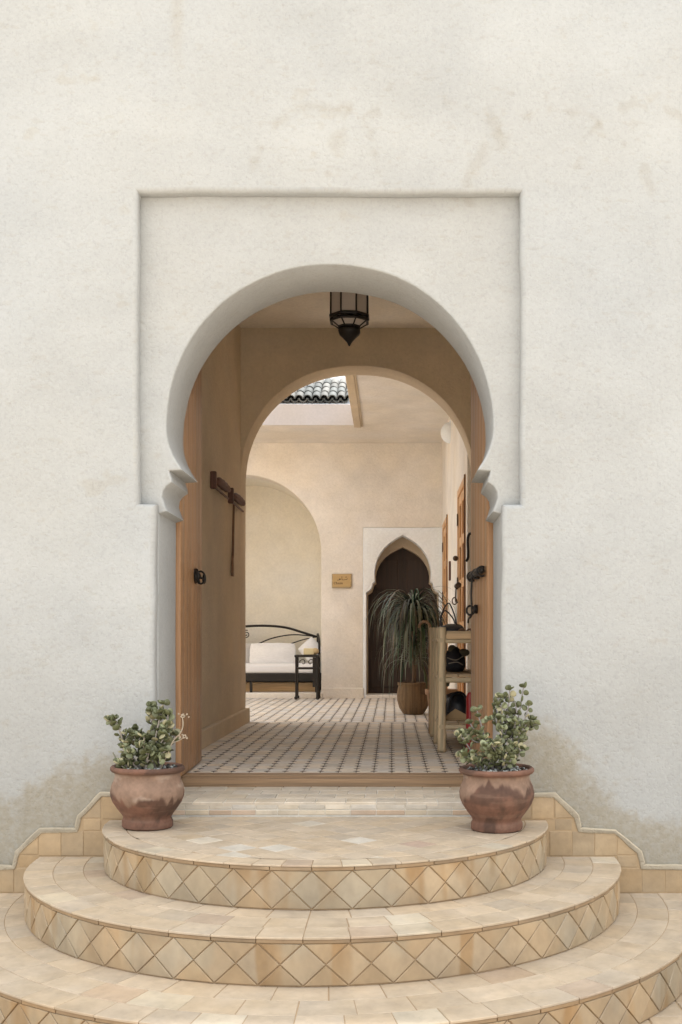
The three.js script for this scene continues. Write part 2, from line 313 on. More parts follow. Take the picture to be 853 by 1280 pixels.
{
  const far = (a, b) => Math.abs(a[0]) > 5 || Math.abs(b[0]) > 5 || a[1] < -0.2 && b[1] < -0.2;
  const front = handmade([[6, -0.4], [6, 4.95], [-6, 4.95], [-6, -0.4], [-0.841, -0.4], [-0.838, 2.042], [-0.921, 2.044], [-0.919, 3.542], [0.921, 3.542], [0.921, 2.044], [0.831, 2.04], [0.827, -0.4]], 0.05, 0.011, 71, far);
  part('wall_face', extrude(front, ZF - 0.004, 0, 0.022), facade, facadeThing);
  const half = archProfile(), prof = [...half, ...half.slice(0, -1).reverse().map(([x, y]) => [-x - 0.004, y])];
  const back = handmade([[5.9, -0.4], [5.9, 4.9], [-5.9, 4.9], [-5.9, -0.4], ...prof.slice().reverse()], 0.04, 0.004, 72, far);
  part('arch_panel', extrude(back, ZB, ZF, 0.010), facade, facadeThing);
  // the tiled skirting that climbs the wall beside the steps
  const r = rng(77);
  for (const s of [1, -1]) {
    const sk = sub('skirting', facadeThing), off = s > 0 ? 0 : 0.012;
    const tiles = [];
    for (const [x0, x1] of [[0.86, 0.97], [0.97, 1.075]]) tiles.push([[x0, 0.53], [x1, 0.53], [x1, 0.64], [x0, 0.64]]);
    tiles.push([[1.08, 0.535], [1.172, 0.535], [1.172, 0.55], [1.08, 0.638]], [[1.08, 0.476], [1.165, 0.476], [1.165, 0.531], [1.08, 0.531]]);
    for (let k = 0; k < 3; k++) tiles.push([[1.055 + k * 0.108, 0.354], [1.163 + k * 0.108, 0.354], [1.163 + k * 0.108, 0.472], [1.055 + k * 0.108, 0.472]]);
    tiles.push([[1.38, 0.36], [1.482, 0.36], [1.482, 0.368], [1.38, 0.466]], [[1.38, 0.30], [1.475, 0.30], [1.475, 0.356], [1.38, 0.356]]);
    for (let k = 0; k < 8; k++) tiles.push([[1.385 + k * 0.112, 0.179], [1.497 + k * 0.112, 0.179], [1.497 + k * 0.112, 0.296], [1.385 + k * 0.112, 0.296]]);
    for (let k = 0; k < 10; k++) tiles.push([[1.72 + k * 0.13, 0.004], [1.85 + k * 0.13, 0.004], [1.85 + k * 0.13, 0.12], [1.72 + k * 0.13, 0.12]].slice(0, k > 4 ? 4 : 0));
    for (let p of tiles) {
      if (p.length < 3) continue;
      p = inset(p, 0.001).map(([x, y]) => [s * (x + off), y]); if (s < 0) p.reverse();
      part('tile', tile(p, 0.002, 0.022 + rr(-0.0012, 0.0012, r), 0.002, (u, v, w) => [u, v, w], jitter([0.48, 0.352, 0.211], r, 0.09, 0.03), rr(0, 2, r), rr(0, 2, r)), clay, sk);
    }
    const top = [[0.84, 0.646], [1.08, 0.648], [1.185, 0.542], [1.2, 0.478], [1.37, 0.474], [1.485, 0.372], [1.5, 0.300], [3.0, 0.300]];
    const lo = [], hi = [], mid = [];
    for (let i = 0; i + 1 < top.length; i++) {
      const [a, b] = [top[i], top[i + 1]], l = Math.hypot(b[0] - a[0], b[1] - a[1]), n = Math.ceil(l / 0.02);
      for (let k = 0; k < n; k++) mid.push([lerp(a[0], b[0], k / n), lerp(a[1], b[1], k / n)]);
    }
    const soft = mid.map((_, i) => { let x = 0, y = 0; x = mid[i][0]; y = mid[i][1]; return [x, y]; });
    soft.forEach(([x, y], i) => {
      const a = soft[Math.max(0, i - 1)], b = soft[Math.min(soft.length - 1, i + 1)], l = Math.hypot(b[0] - a[0], b[1] - a[1]), nx = -(b[1] - a[1]) / l, ny = (b[0] - a[0]) / l;
      const w0 = -0.006 - 0.014 * fbm(x * 12, y * 12 + s * 7, 88, 3), w1 = 0.001 + 0.020 * fbm(x * 6, y * 6 + s * 5, 89, 3);
      lo.push([s * (x + nx * w0 + off), y + ny * w0]); hi.push([s * (x + nx * w1 + off), y + ny * w1]);
    });
    const band = [...lo, ...hi.reverse()]; if (s < 0) band.reverse();
    part('skirting_lip', extrude(band, 0.001, 0.027, 0.006), paleLip, sk);
    const backing = [[0.85, 0.52], ...top.map(([x, y]) => [x - 0.004, y - 0.004]), [3.0, -0.01], [1.6, -0.01], [1.3, 0.16], [1.0, 0.34]].map(([x, y]) => [s * (x + off), y]), backD = 0.0200;
    part('mortar', extrude(s > 0 ? backing.slice().reverse() : backing, 0.001, backD), groutPale, sk);
  }
}

// ---------------------------------------------------------------- three half-round steps, a low inner step and the sill
function halfStep(label, cx, y0, y1, rad, stilt, courses, seed, field) {
  const t = thing('entrance_step', label, 'step', [cx, y0, 0], 0, 'half-round tiled entrance steps'); t.scale.z = stilt; const h = y1 - y0, r = rng(seed), TK = 0.022;
  // mortar core
  const arc = []; for (let k = 0; k <= 48; k++) { const a = -Math.PI / 2 + Math.PI * k / 48; arc.push([(rad - 0.0025) * Math.sin(a), -(rad - 0.0025) * Math.cos(a)]); }
  const core = new THREE.ExtrudeGeometry(new THREE.Shape(arc.map((p) => new THREE.Vector2(...p))), { depth: h - 0.0022, bevelEnabled: false }); core.rotateX(-Math.PI / 2); core.translate(0, 0, -0.001);
  part('mortar_core', metreUV(core), groutDark, t);
  // riser: lozenge tiles between two rows of triangles
  const L = Math.PI * rad, n = Math.round(L / 0.158), pw = L / n, ht = h - TK - 0.004, v0 = 0.003;
  const flat = (uc) => { const a = uc / rad, R0 = rad - 0.014 - pw * pw / 24 / rad, s = Math.sin(a), c = Math.cos(a), tilt = rr(-0.004, 0.004, r); return (u, v, w) => { const d = u - uc, q = R0 + w + tilt * d * 10 * 0.02; return [s * q + c * d, v, c * q - s * d]; }; };
  const base = [0.458, 0.348, 0.216];
  for (let k = 0; k <= n; k++) {
    const uc = -L / 2 + k * pw, pieces = [];
    if (k < n) pieces.push([[uc + pw / 2, v0], [uc + pw, v0 + ht / 2], [uc + pw / 2, v0 + ht], [uc, v0 + ht / 2]]);
    if (k > 0 && k < n) pieces.push([[uc - pw / 2, v0], [uc + pw / 2, v0], [uc, v0 + ht / 2]], [[uc, v0 + ht / 2], [uc + pw / 2, v0 + ht], [uc - pw / 2, v0 + ht]]);
    pieces.forEach((p, i) => {
      const lz = p.length === 4, m = inset(p, rr(0.0012, 0.0024, r)), c = jitter(base, r, lz ? 0.065 : 0.075, 0.03);
      part('riser_tile', tile(m, 0, 0.0155 + rr(-0.0010, 0.0010, r), 0.0022, flat(lz ? uc + pw / 2 : uc), lz ? [c[0], c[1] * 1.01, c[2] * 1.03] : [c[0] * 0.95, c[1] * 0.925, c[2] * 0.89], seed * 0.37, seed * 0.21), riserClay, t);
    });
  }
  // nosing and inner courses
  const up = (u, v, w) => [u, w, -v];
  let ro = rad + 0.006;
  courses.forEach(([wd, len], ci) => {
    const ri = ro - wd, na = Math.max(6, Math.round(Math.PI * ro / len)), a0 = (ci % 2 ? 0.5 : 0) / na * Math.PI;
    for (let k = 0; k < na + (ci % 2 ? 1 : 0); k++) {
      let b = Math.PI * k / na - a0, e = b + Math.PI / na; b = Math.max(0, b); e = Math.min(Math.PI, e); if (e - b < 0.012) continue;
      b += 0.0013 / ro; e -= 0.0013 / ro;
      if (k && k < na - 1 && ci) { b += rr(-0.002, 0.002, r) / ro; }
      const p = [], m = 4, edge = ci ? 0 : rr(-0.0028, 0.0022, r);
      for (let i = 0; i <= m; i++) { const a = lerp(b, e, i / m); p.push([(ro + edge) * Math.cos(a), -(ro + edge) * Math.sin(a)]); }
      for (let i = m; i >= 0; i--) { const a = lerp(b, e, i / m); p.push([(ri + 0.002) * Math.cos(a), -(ri + 0.002) * Math.sin(a)]); }
      const q = p.map(([x, y]) => [x, y]);
      const g = ringTile(q, m, h - (ci ? TK : 0.0075), h + rr(-0.0008, 0.0008, r), 0.002, jitter(r() < 0.05 ? [0.487, 0.372, 0.268] : r() < 0.08 ? [0.580, 0.494, 0.372] : [0.545, 0.436, 0.313], r, 0.055, 0.018), rr(0, 2, r), rr(0, 2, r));
      part(ci ? 'tread_tile' : 'nosing_tile', g, clay, t);
    }
    ro = ri;
  });
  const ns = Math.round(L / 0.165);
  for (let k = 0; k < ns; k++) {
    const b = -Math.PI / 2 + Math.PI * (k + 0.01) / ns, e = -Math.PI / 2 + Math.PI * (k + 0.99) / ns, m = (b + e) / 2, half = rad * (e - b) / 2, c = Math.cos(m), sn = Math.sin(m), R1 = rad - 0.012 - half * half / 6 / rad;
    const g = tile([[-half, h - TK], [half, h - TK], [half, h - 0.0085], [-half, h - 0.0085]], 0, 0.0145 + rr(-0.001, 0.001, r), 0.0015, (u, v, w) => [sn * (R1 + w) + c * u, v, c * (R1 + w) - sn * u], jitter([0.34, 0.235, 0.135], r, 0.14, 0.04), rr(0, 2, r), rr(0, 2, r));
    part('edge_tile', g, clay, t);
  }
  if (field) {
    const by = []; for (let k = 0; k <= 60; k++) { const a = -Math.PI * k / 60; by.push([(ro - 0.001) * Math.cos(a), (ro - 0.001) * Math.sin(a)]); }
    by.reverse(); // counter-clockwise, lower half-plane
    by.push([ro, 0.085], [-ro, 0.085]); const cw = areaOf(by) < 0 ? by.slice().reverse() : by;
    const s = 0.118;
    for (let i = -14; i < 14; i++) for (let j = -14; j < 14; j++) {
      const x = (i + j) * s / Math.SQRT2, y = (i - j) * s / Math.SQRT2 - 0.03, q = s / Math.SQRT2;
      let p = clip([[x, y - q], [x + q, y], [x, y + q], [x - q, y]], cw); if (p.length < 3 || Math.abs(areaOf(p)) < 0.0009) continue;
      p = inset(p, 0.0014);
      const c = r() < 0.05 ? [0.626, 0.555, 0.450] : r() < 0.04 ? [0.510, 0.372, 0.281] : [0.534, 0.430, 0.313];
      part('tread_tile', tile(p, h - TK, h + rr(-0.0006, 0.0006, r), 0.002, up, jitter(c, r, 0.055, 0.02), rr(0, 2, r), rr(0, 2, r)), clay, t);
    }
  }
  return t;
}
function ringTile(p, m, w0, w1, ch, col, du, dv) {   // outer arc then inner arc back; quads across
  const pos = [], uv = [], n = p.length, cx = p.reduce((a, q) => a + q[0], 0) / n, cy = p.reduce((a, q) => a + q[1], 0) / n;
  const sh = p.map(([x, y]) => { const l = Math.hypot(cx - x, cy - y); return [x + (cx - x) / l * ch, y + (cy - y) / l * ch]; });
  const put = (q, w, uq) => { pos.push(q[0], w, -q[1]); };
  const ang = Math.atan2(cy, cx), ca = Math.cos(ang), sa = Math.sin(ang);
  const uvOf = (q) => [(q[0] * -sa + q[1] * ca) * 1 + du, (q[0] * ca + q[1] * sa) + dv];
  const tri = (a, wa, b, wb, c, wc) => { for (const [q, w] of [[a, wa], [c, wc], [b, wb]]) { pos.push(q[0], w, -q[1]); uv.push(...uvOf(q)); } };
  for (let i = 0; i < m; i++) { const o0 = sh[i], o1 = sh[i + 1], i0 = sh[n - 1 - i], i1 = sh[n - 2 - i]; tri(o0, w1, o1, w1, i1, w1); tri(o0, w1, i1, w1, i0, w1); }
  for (let i = 0; i < n; i++) { const j = (i + 1) % n, wm = w1 - ch; tri(p[i], wm, p[j], wm, sh[j], w1); tri(p[i], wm, sh[j], w1, sh[i], w1); tri(p[i], w0, p[j], w0, p[j], wm); tri(p[i], w0, p[j], wm, p[i], wm); }
  // orientation: outer arc runs from +x through the front to -x, seen from above it is clockwise in (x, -z)
  const g = new THREE.BufferGeometry();
  g.setAttribute('position', new THREE.BufferAttribute(new Float32Array(pos), 3)); g.setAttribute('uv', new THREE.BufferAttribute(new Float32Array(uv), 2));
  g.computeVertexNormals(); return tint(g, col);
}
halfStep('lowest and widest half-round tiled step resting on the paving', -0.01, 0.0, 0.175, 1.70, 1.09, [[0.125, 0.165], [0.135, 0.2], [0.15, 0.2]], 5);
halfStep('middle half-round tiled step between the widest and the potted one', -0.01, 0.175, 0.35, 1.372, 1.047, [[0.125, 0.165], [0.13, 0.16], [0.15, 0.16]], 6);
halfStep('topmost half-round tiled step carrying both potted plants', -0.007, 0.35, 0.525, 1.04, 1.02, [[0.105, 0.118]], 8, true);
{
  const t = thing('inner_step', 'low straight tiled step between the arch jambs below the wooden sill', 'step', [0, 0.525, 0]), r = rng(12);
  part('mortar_core', box(-0.829, -0.002, -0.655, 0.822, 0.066, -0.0925), groutWhite, t);
  let x = -0.825; while (x < 0.81) { const w = Math.min(rr(0.1, 0.15, r), 0.818 - x); if (w < 0.02) break;
    for (const [a, b] of [[0.006, 0.032], [0.034, 0.060]]) { const c = a < 0.02 ? (r() < 0.3 ? [0.64, 0.474, 0.333] : [0.691, 0.589, 0.448]) : [0.678, 0.602, 0.493];
      part('riser_tile', tile(inset([[x, a], [x + w, a], [x + w, b], [x, b]], 0.0014), 0.0, 0.011 + rr(-0.001, 0.001, r), 0.002, (u, v, q) => [u, v, -0.1 + q], jitter(c, r, 0.10, 0.02), rr(0, 2, r), rr(0, 2, r)), clay, t); }
    x += w; }
  for (let row = 0; row < 4; row++) { let u = -0.825 - (row % 2) * 0.06; while (u < 0.82) { const u0 = Math.max(u, -0.827), u1 = Math.min(u + 0.15, 0.82); if (u1 - u0 > 0.02)
    part('tread_tile', tile(inset([[u0, 0.088 + row * 0.142], [u1, 0.088 + row * 0.142], [u1, 0.088 + row * 0.142 + 0.142], [u0, 0.088 + row * 0.142 + 0.142]], 0.0016), 0.05, 0.070 + rr(-0.0008, 0.0008, r), 0.003, (a, b, w) => [a, w, -b], jitter([0.673, 0.579, 0.457], r, 0.06, 0.02), rr(0, 2, r), rr(0, 2, r)), clay, t); u += 0.15; } }
}
{
  const t = thing('door_sill', 'worn wooden door sill at the edge of the passage paving', 'door sill', [0, 0.59, -0.66]);
  part('sill_beam', box(-0.98, 0, -0.115, 0.98, 0.05, 0.012, 0.008), sillWood, t);
  part('sill_strip', box(-0.98, 0.046, -0.112, 0.98, 0.066, -0.012, 0.005), sillWood, t);
}

// ---------------------------------------------------------------- passage
const zOf = (d) => EYE.z - d;
const ZA = zOf(9.53), ZA2 = zOf(9.87), ZW = zOf(14.8), FL = 0.648, CF = 0.607, CE = 4.056;
{
  const wallL = thing('passage_wall', 'shaded rose plaster passage wall carrying the carved rack and the paddle', 'wall');
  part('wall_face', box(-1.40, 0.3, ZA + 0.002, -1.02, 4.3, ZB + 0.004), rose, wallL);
  part('plinth', box(-1.03, 0.5, ZA2 - 0.03, -0.985, 0.775, ZB - 0.02, 0.012), rose, wallL);
  const wallR = thing('passage_wall', 'rose plaster passage wall behind the open door leaf with the iron bolt', 'wall');
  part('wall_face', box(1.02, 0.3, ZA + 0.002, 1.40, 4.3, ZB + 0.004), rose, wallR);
  const c = thing('passage_ceiling', 'flat pale plaster passage ceiling holding the lantern', 'ceiling');
  part('slab', box(-1.39, 4.11, ZA + 0.004, 1.39, 4.42, ZB + 0.006), ceilPlaster, c);
}
{
  const t = thing('inner_arch', 'rose plaster inner arch between the passage and the courtyard', 'arch');
  const pts = [[1.6, 0.4], [1.6, 4.46], [-8.3, 4.46], [-8.3, 0.4], [-1.02, 0.4]];
  for (let k = 0; k <= 48; k++) { const a = Math.PI - Math.PI * k / 48, c = Math.cos(a), s = Math.sin(a), e = 2 / 2.15; pts.push([1.02 * Math.sign(c) * Math.abs(c) ** e, 2.76 + 1.02 * s ** e]); }
  pts.push([1.02, 0.4]);
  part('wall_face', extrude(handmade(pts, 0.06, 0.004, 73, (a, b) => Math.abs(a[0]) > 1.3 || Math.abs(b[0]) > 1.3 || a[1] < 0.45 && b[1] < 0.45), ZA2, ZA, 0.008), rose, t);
}
function pavers(t, x0, x1, d0, d1, y, w, len, keep, colour, seed) {
  const r = rng(seed), nx = Math.round((x1 - x0) / w), ny = Math.round((d1 - d0) / len), rest = [], restDots = [];
  let made = 0, dots = 0; const q = 0.023;
  for (let j = 0; j < ny; j++) for (let i = 0; i < nx; i++) {
    const x = x0 + i * w, v = d0 + j * len, e = 0.003;
    const p = [[x + q, v + e], [x + w - q, v + e], [x + w - e, v + q], [x + w - e, v + len - q], [x + w - q, v + len - e], [x + q, v + len - e], [x + e, v + len - q], [x + e, v + q]];
    const g = tile(p, y - 0.014, y + rr(-0.0008, 0.0008, r), 0.002, (a, b, h) => [a, h, EYE.z - b], jitter(colour, r, 0.09, 0.05), rr(0, 2, r), rr(0, 2, r));
    if (made < keep) { part('paver', g, clay, t); made++; } else rest.push(g);
    const cx = x + w, cv = v, cc = Math.abs(i - nx * 0.42) / nx, worn = Math.min(1, 0.35 + 1.5 * (0.5 - cc) + rr(-0.15, 0.15, r));
    if (i < nx - 1) {
      const k = [0.022, 0.019, 0.018].map((c0, m) => lerp(c0, [0.26, 0.215, 0.175][m], Math.max(0, worn) * 0.75));
      const dg = tile([[cx, cv - q + e], [cx + q - e, cv], [cx, cv + q - e], [cx - q + e, cv]], y - 0.014, y + 0.0006, 0.001, (a, b, h) => [a, h, EYE.z - b], k);
      if (dots < keep) { part('cabochon', dg, clay, t); dots++; } else restDots.push(dg);
    }
  }
  if (rest.length) part('paver_field', rest, clay, t).userData.kind = 'stuff';
  if (restDots.length) part('cabochon_field', restDots, clay, t).userData.kind = 'stuff';
}
{
  const t = new THREE.Group(); t.name = 'passage_floor'; t.userData = { kind: 'structure' }; scene.add(t);
  part('mortar_bed', box(-1.02, 0.45, ZA2 + 0.002, 1.02, FL - 0.004, -0.77), std({ map: warmPlaster(256, 1, [0.48, 0.41, 0.335], 57, 0.4), roughness: 1 }), t);
  pavers(t, -1.0, 1.0, 6.03, 9.86, FL, 0.1, 0.128, 290, [0.84, 0.745, 0.63], 91);
  const c = new THREE.Group(); c.name = 'courtyard_floor'; c.userData = { kind: 'structure' }; scene.add(c);
  part('mortar_bed', box(-8.0, 0.3, zOf(16.2), 1.2, CF - 0.005, ZA2 - 0.001), std({ map: warmPlaster(256, 1, [0.42, 0.35, 0.28], 58, 0.4), roughness: 1 }), c);
  pavers(c, -4.08, 0.96, 9.88, 14.79, CF, 0.105, 0.135, 0, [0.83, 0.755, 0.67], 92);
}

// ---------------------------------------------------------------- courtyard
{
  // far wall with an arched bed niche
  const t = thing('courtyard_wall', 'warm ochre plaster far wall of the courtyard with an arched bed niche', 'wall');
  const nx0 = -2.77, nx1 = EYE.x + (402 - 490) * 14.8 / FOC, ncx = (nx0 + nx1) / 2, nr = (nx1 - nx0) / 2, ny = 2.57;
  const hole = [[nx0, 0.668], [nx1, 0.668]]; for (let k = 0; k <= 40; k++) { const a = Math.PI * k / 40; hole.push([ncx + nr * Math.cos(a), ny + nr * Math.sin(a)]); }
  const dx0 = -0.09, dx1 = 0.985;
  part('wall_face', extrude([[-8.2, 0.3], [dx0, 0.3], [dx0, 2.915], [1.4, 2.915], [1.4, 4.3], [-8.2, 4.3]], ZW - 0.35, ZW, 0.006, [hole]), courtPlaster, t);
  part('niche_back', box(nx0 - 0.2, 0.4, ZW - 1.25, nx1 + 0.2, 4.3, ZW - 1.05), nichePlaster, t);
  part('niche_side', [box(nx1 - 0.001, 0.4, ZW - 1.052, nx1 + 0.2, 4.3, ZW - 0.351), box(nx0 - 0.2, 0.4, ZW - 1.052, nx0 + 0.001, 4.3, ZW - 0.351)], nichePlaster, t);
  const vault = []; for (let k = 0; k <= 30; k++) { const a = Math.PI * k / 30; vault.push([ncx + nr * Math.cos(a), ny + nr * Math.sin(a)]); }
  part('niche_vault', extrude([...vault, [nx0, 4.25], [nx1, 4.25]].reverse(), ZW - 1.05, ZW - 0.351), nichePlaster, t);
  part('niche_sill', box(nx0 - 0.1, 0.4, ZW - 1.04, nx1 - 0.002, 0.672, ZW + 0.015, 0.01), courtPlaster, t);
  part('plinth', box(-8.0, 0.4, ZW - 0.02, nx1 + 0.02, 0.668, ZW + 0.045, 0.014), courtPlaster, t);
  part('plinth', box(nx1 + 0.022, 0.4, ZW - 0.02, dx0 + 0.01, 0.74, ZW + 0.04, 0.014), courtPlaster, t);

  // whitewashed door surround with a pointed horseshoe arch, dark double door behind it
  const d = thing('arched_doorway', 'whitewashed doorway with pointed arch and dark double door in the far wall', 'doorway', [0.45, CF, ZW]);
  const Y = (y) => y - CF;
  const half = [[0.497, Y(0.3)], [0.497, Y(2.035)], [0.468, Y(2.05)], [0.438, Y(2.075)], [0.418, Y(2.11)], [0.408, Y(2.16)], [0.378, Y(2.185)], [0.383, Y(2.24)], [0.384, Y(2.32)], [0.372, Y(2.40)], [0.346, Y(2.485)], [0.305, Y(2.565)], [0.25, Y(2.64)], [0.18, Y(2.705)], [0.09, Y(2.765)], [0, Y(2.815)]];
  const prof = [...half, ...half.slice(0, -1).reverse().map(([x, y]) => [-x, y])];
  part('surround', extrude([[-0.538, Y(0.3)], [-0.538, Y(2.912)], [0.534, Y(2.912)], [0.534, Y(0.3)], ...prof].reverse(), -0.30, 0.006, 0.006), whitewash, d);
  const inner = prof.map(([x, y]) => [x * 0.965, y > Y(2.1) ? Y(2.1) + (y - Y(2.1)) * 0.80 : y - (y > Y(1) ? 0.02 : 0)]);
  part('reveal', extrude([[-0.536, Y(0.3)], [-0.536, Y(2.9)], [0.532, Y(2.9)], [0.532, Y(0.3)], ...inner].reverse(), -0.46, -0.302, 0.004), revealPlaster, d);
  part('door_backing', box(-0.6, -0.3, -0.75, 0.6, 2.6, -0.53), darkWood, d);
  part('door_step', box(-0.5, -0.1, -0.5, 0.5, 0.035, 0.03, 0.008), courtPlaster, d);
  for (const s of [-1, 1]) {
    const leaf = part('door_leaf', box(Math.min(s * 0.002, s * 0.53), 0.037, -0.52, Math.max(s * 0.002, s * 0.53), Y(2.85), -0.475), darkWood, d);
    for (const [y0, y1] of [[0.12, 0.55], [0.62, 1.0], [1.07, 1.42], [1.49, 1.9]]) part('door_panel', box(Math.min(s * 0.07, s * 0.44), y0, -0.474, Math.max(s * 0.07, s * 0.44), y1, -0.458, 0.006), darkWood, leaf);
  }
}
{
  // right-hand courtyard wall with two panelled doors
  const t = thing('courtyard_wall', 'pink plaster courtyard wall with two panelled wooden doors in it', 'wall');
  const X = 0.983, zz = (d) => zOf(d);
  const doors = [[10.06, 11.25], [13.28, 14.55]], top = 2.92;
  const seg = [[9.872, doors[0][0]], [doors[0][1], doors[1][0]], [doors[1][1], 14.798]];
  part('wall_face', [...seg.map(([a, b]) => box(X, 0.4, zz(b), 1.35, 4.25, zz(a))), ...doors.map(([a, b]) => box(X, top, zz(b), 1.35, 4.25, zz(a)))], courtPlaster, t);
  doors.forEach(([a, b], i) => {
    const dd = thing('panelled_door', i ? 'panelled wooden side door right beside the whitewashed doorway' : 'panelled wooden side door beyond the bamboo rack with iron latch', 'door', [X, CF, zz((a + b) / 2)]);
    const L = (b - a) / 2, H = top - CF - 0.004;
    part('door_frame', [box(-0.01, 0, L - 0.07, 0.12, H, L - 0.002, 0.004), box(-0.01, 0, -L + 0.002, 0.12, H, -L + 0.07, 0.004), box(-0.01, H - 0.07, -L + 0.071, 0.12, H, L - 0.071, 0.004)], orangeWood, dd);
    part('edge_strip', box(-0.018, 0, L - 0.018, -0.0105, H, L - 0.002), redWood, dd);
    part('leaf', box(0.02, 0.02, -L + 0.072, 0.06, H - 0.072, L - 0.072), orangeWood, dd);
    for (const z of [-L + 0.13, -0.035, L - 0.2]) part('stile', box(0.0, 0.021, z - 0.05, 0.019, H - 0.074, z + 0.06, 0.004), orangeWood, dd);
    for (let k = 0; k < 6; k++) { const y = 0.03 + k * (H - 0.2) / 5; part('rail', box(0.002, y, -L + 0.074, 0.0185, y + 0.09, L - 0.074, 0.004), orangeWood, dd); }
    for (const y of [0.5, 1.3, 1.95]) part('hinge', box(-0.016, y, -L + 0.03, -0.009, y + 0.12, -L + 0.11), ironBrown, dd);
    if (i === 0) {
      const lt = sub('latch', dd);
      const base = P(574, 732, 10.9).sub(dd.position); base.x = -0.03;
      part('bolt', [rod([-0.03, base.y, base.z - 0.16], [-0.03, base.y, base.z + 0.16], 0.022), ...[-1, 1].map((s) => { const g = new THREE.SphereGeometry(0.028, 10, 8); g.translate(-0.025, base.y, base.z + s * 0.12); return g; })], ironBrown, lt);
      part('hook', tube([[-0.04, base.y, base.z], [-0.045, base.y - 0.1, base.z], [-0.045, base.y - 0.16, base.z + 0.01], [-0.03, base.y - 0.17, base.z + 0.05]], 0.008), ironBrown, lt);
      const ring = new THREE.TorusGeometry(0.035, 0.006, 6, 20); ring.rotateY(Math.PI / 2 - 0.8); ring.translate(-0.05, base.y - 0.15, base.z - 0.12); part('ring', ring, ironBrown, lt);
      const k = P(571.5, 698, 11.1).sub(dd.position); part('knob', [rod([-0.005, k.y, k.z], [-0.03, k.y, k.z], 0.010), (() => { const g = new THREE.SphereGeometry(0.028, 12, 8); g.translate(-0.035, k.y, k.z); return g; })()], ironBrown, dd);
    }
  });
  const pl = thing('wall_plaque', 'narrow dark wooden plaque on the wall between the two side doors', 'plaque', [X - 0.002, P(563, 714, 12.7).y, zOf(12.65)]);
  part('board', box(-0.02, -0.11, -0.05, 0.001, 0.11, 0.05, 0.004), redWood, pl);
  const lp = thing('wall_lamp', 'rounded white plaster wall lamp high up near the courtyard ceiling', 'lamp', [X, P(559, 540, 12.7).y, zOf(12.75)]);
  { const g = new THREE.SphereGeometry(0.15, 24, 16, 0, Math.PI * 2); g.scale(0.75, 0.82, 1); part('shade', g, whitewash, lp); part('wall_mount', box(-0.012, -0.07, -0.1, 0.002, 0.13, 0.1, 0.004), whitewash, lp); }
  const pull = thing('door_pull', 'bent iron pull fixed on the right jamb of the inner arch', 'handle', [1.02, P(588, 684, 9.7).y, zOf(9.7)]);
  part('bar', tube([[-0.002, 0.12, 0], [-0.03, 0.118, 0], [-0.042, 0.09, 0], [-0.042, -0.05, 0], [-0.045, -0.1, 0.01], [-0.06, -0.125, 0.02]], 0.012, 30, 8), iron, pull);
  part('fixing', box(-0.008, 0.09, -0.02, 0.001, 0.145, 0.02, 0.003), iron, pull);
}
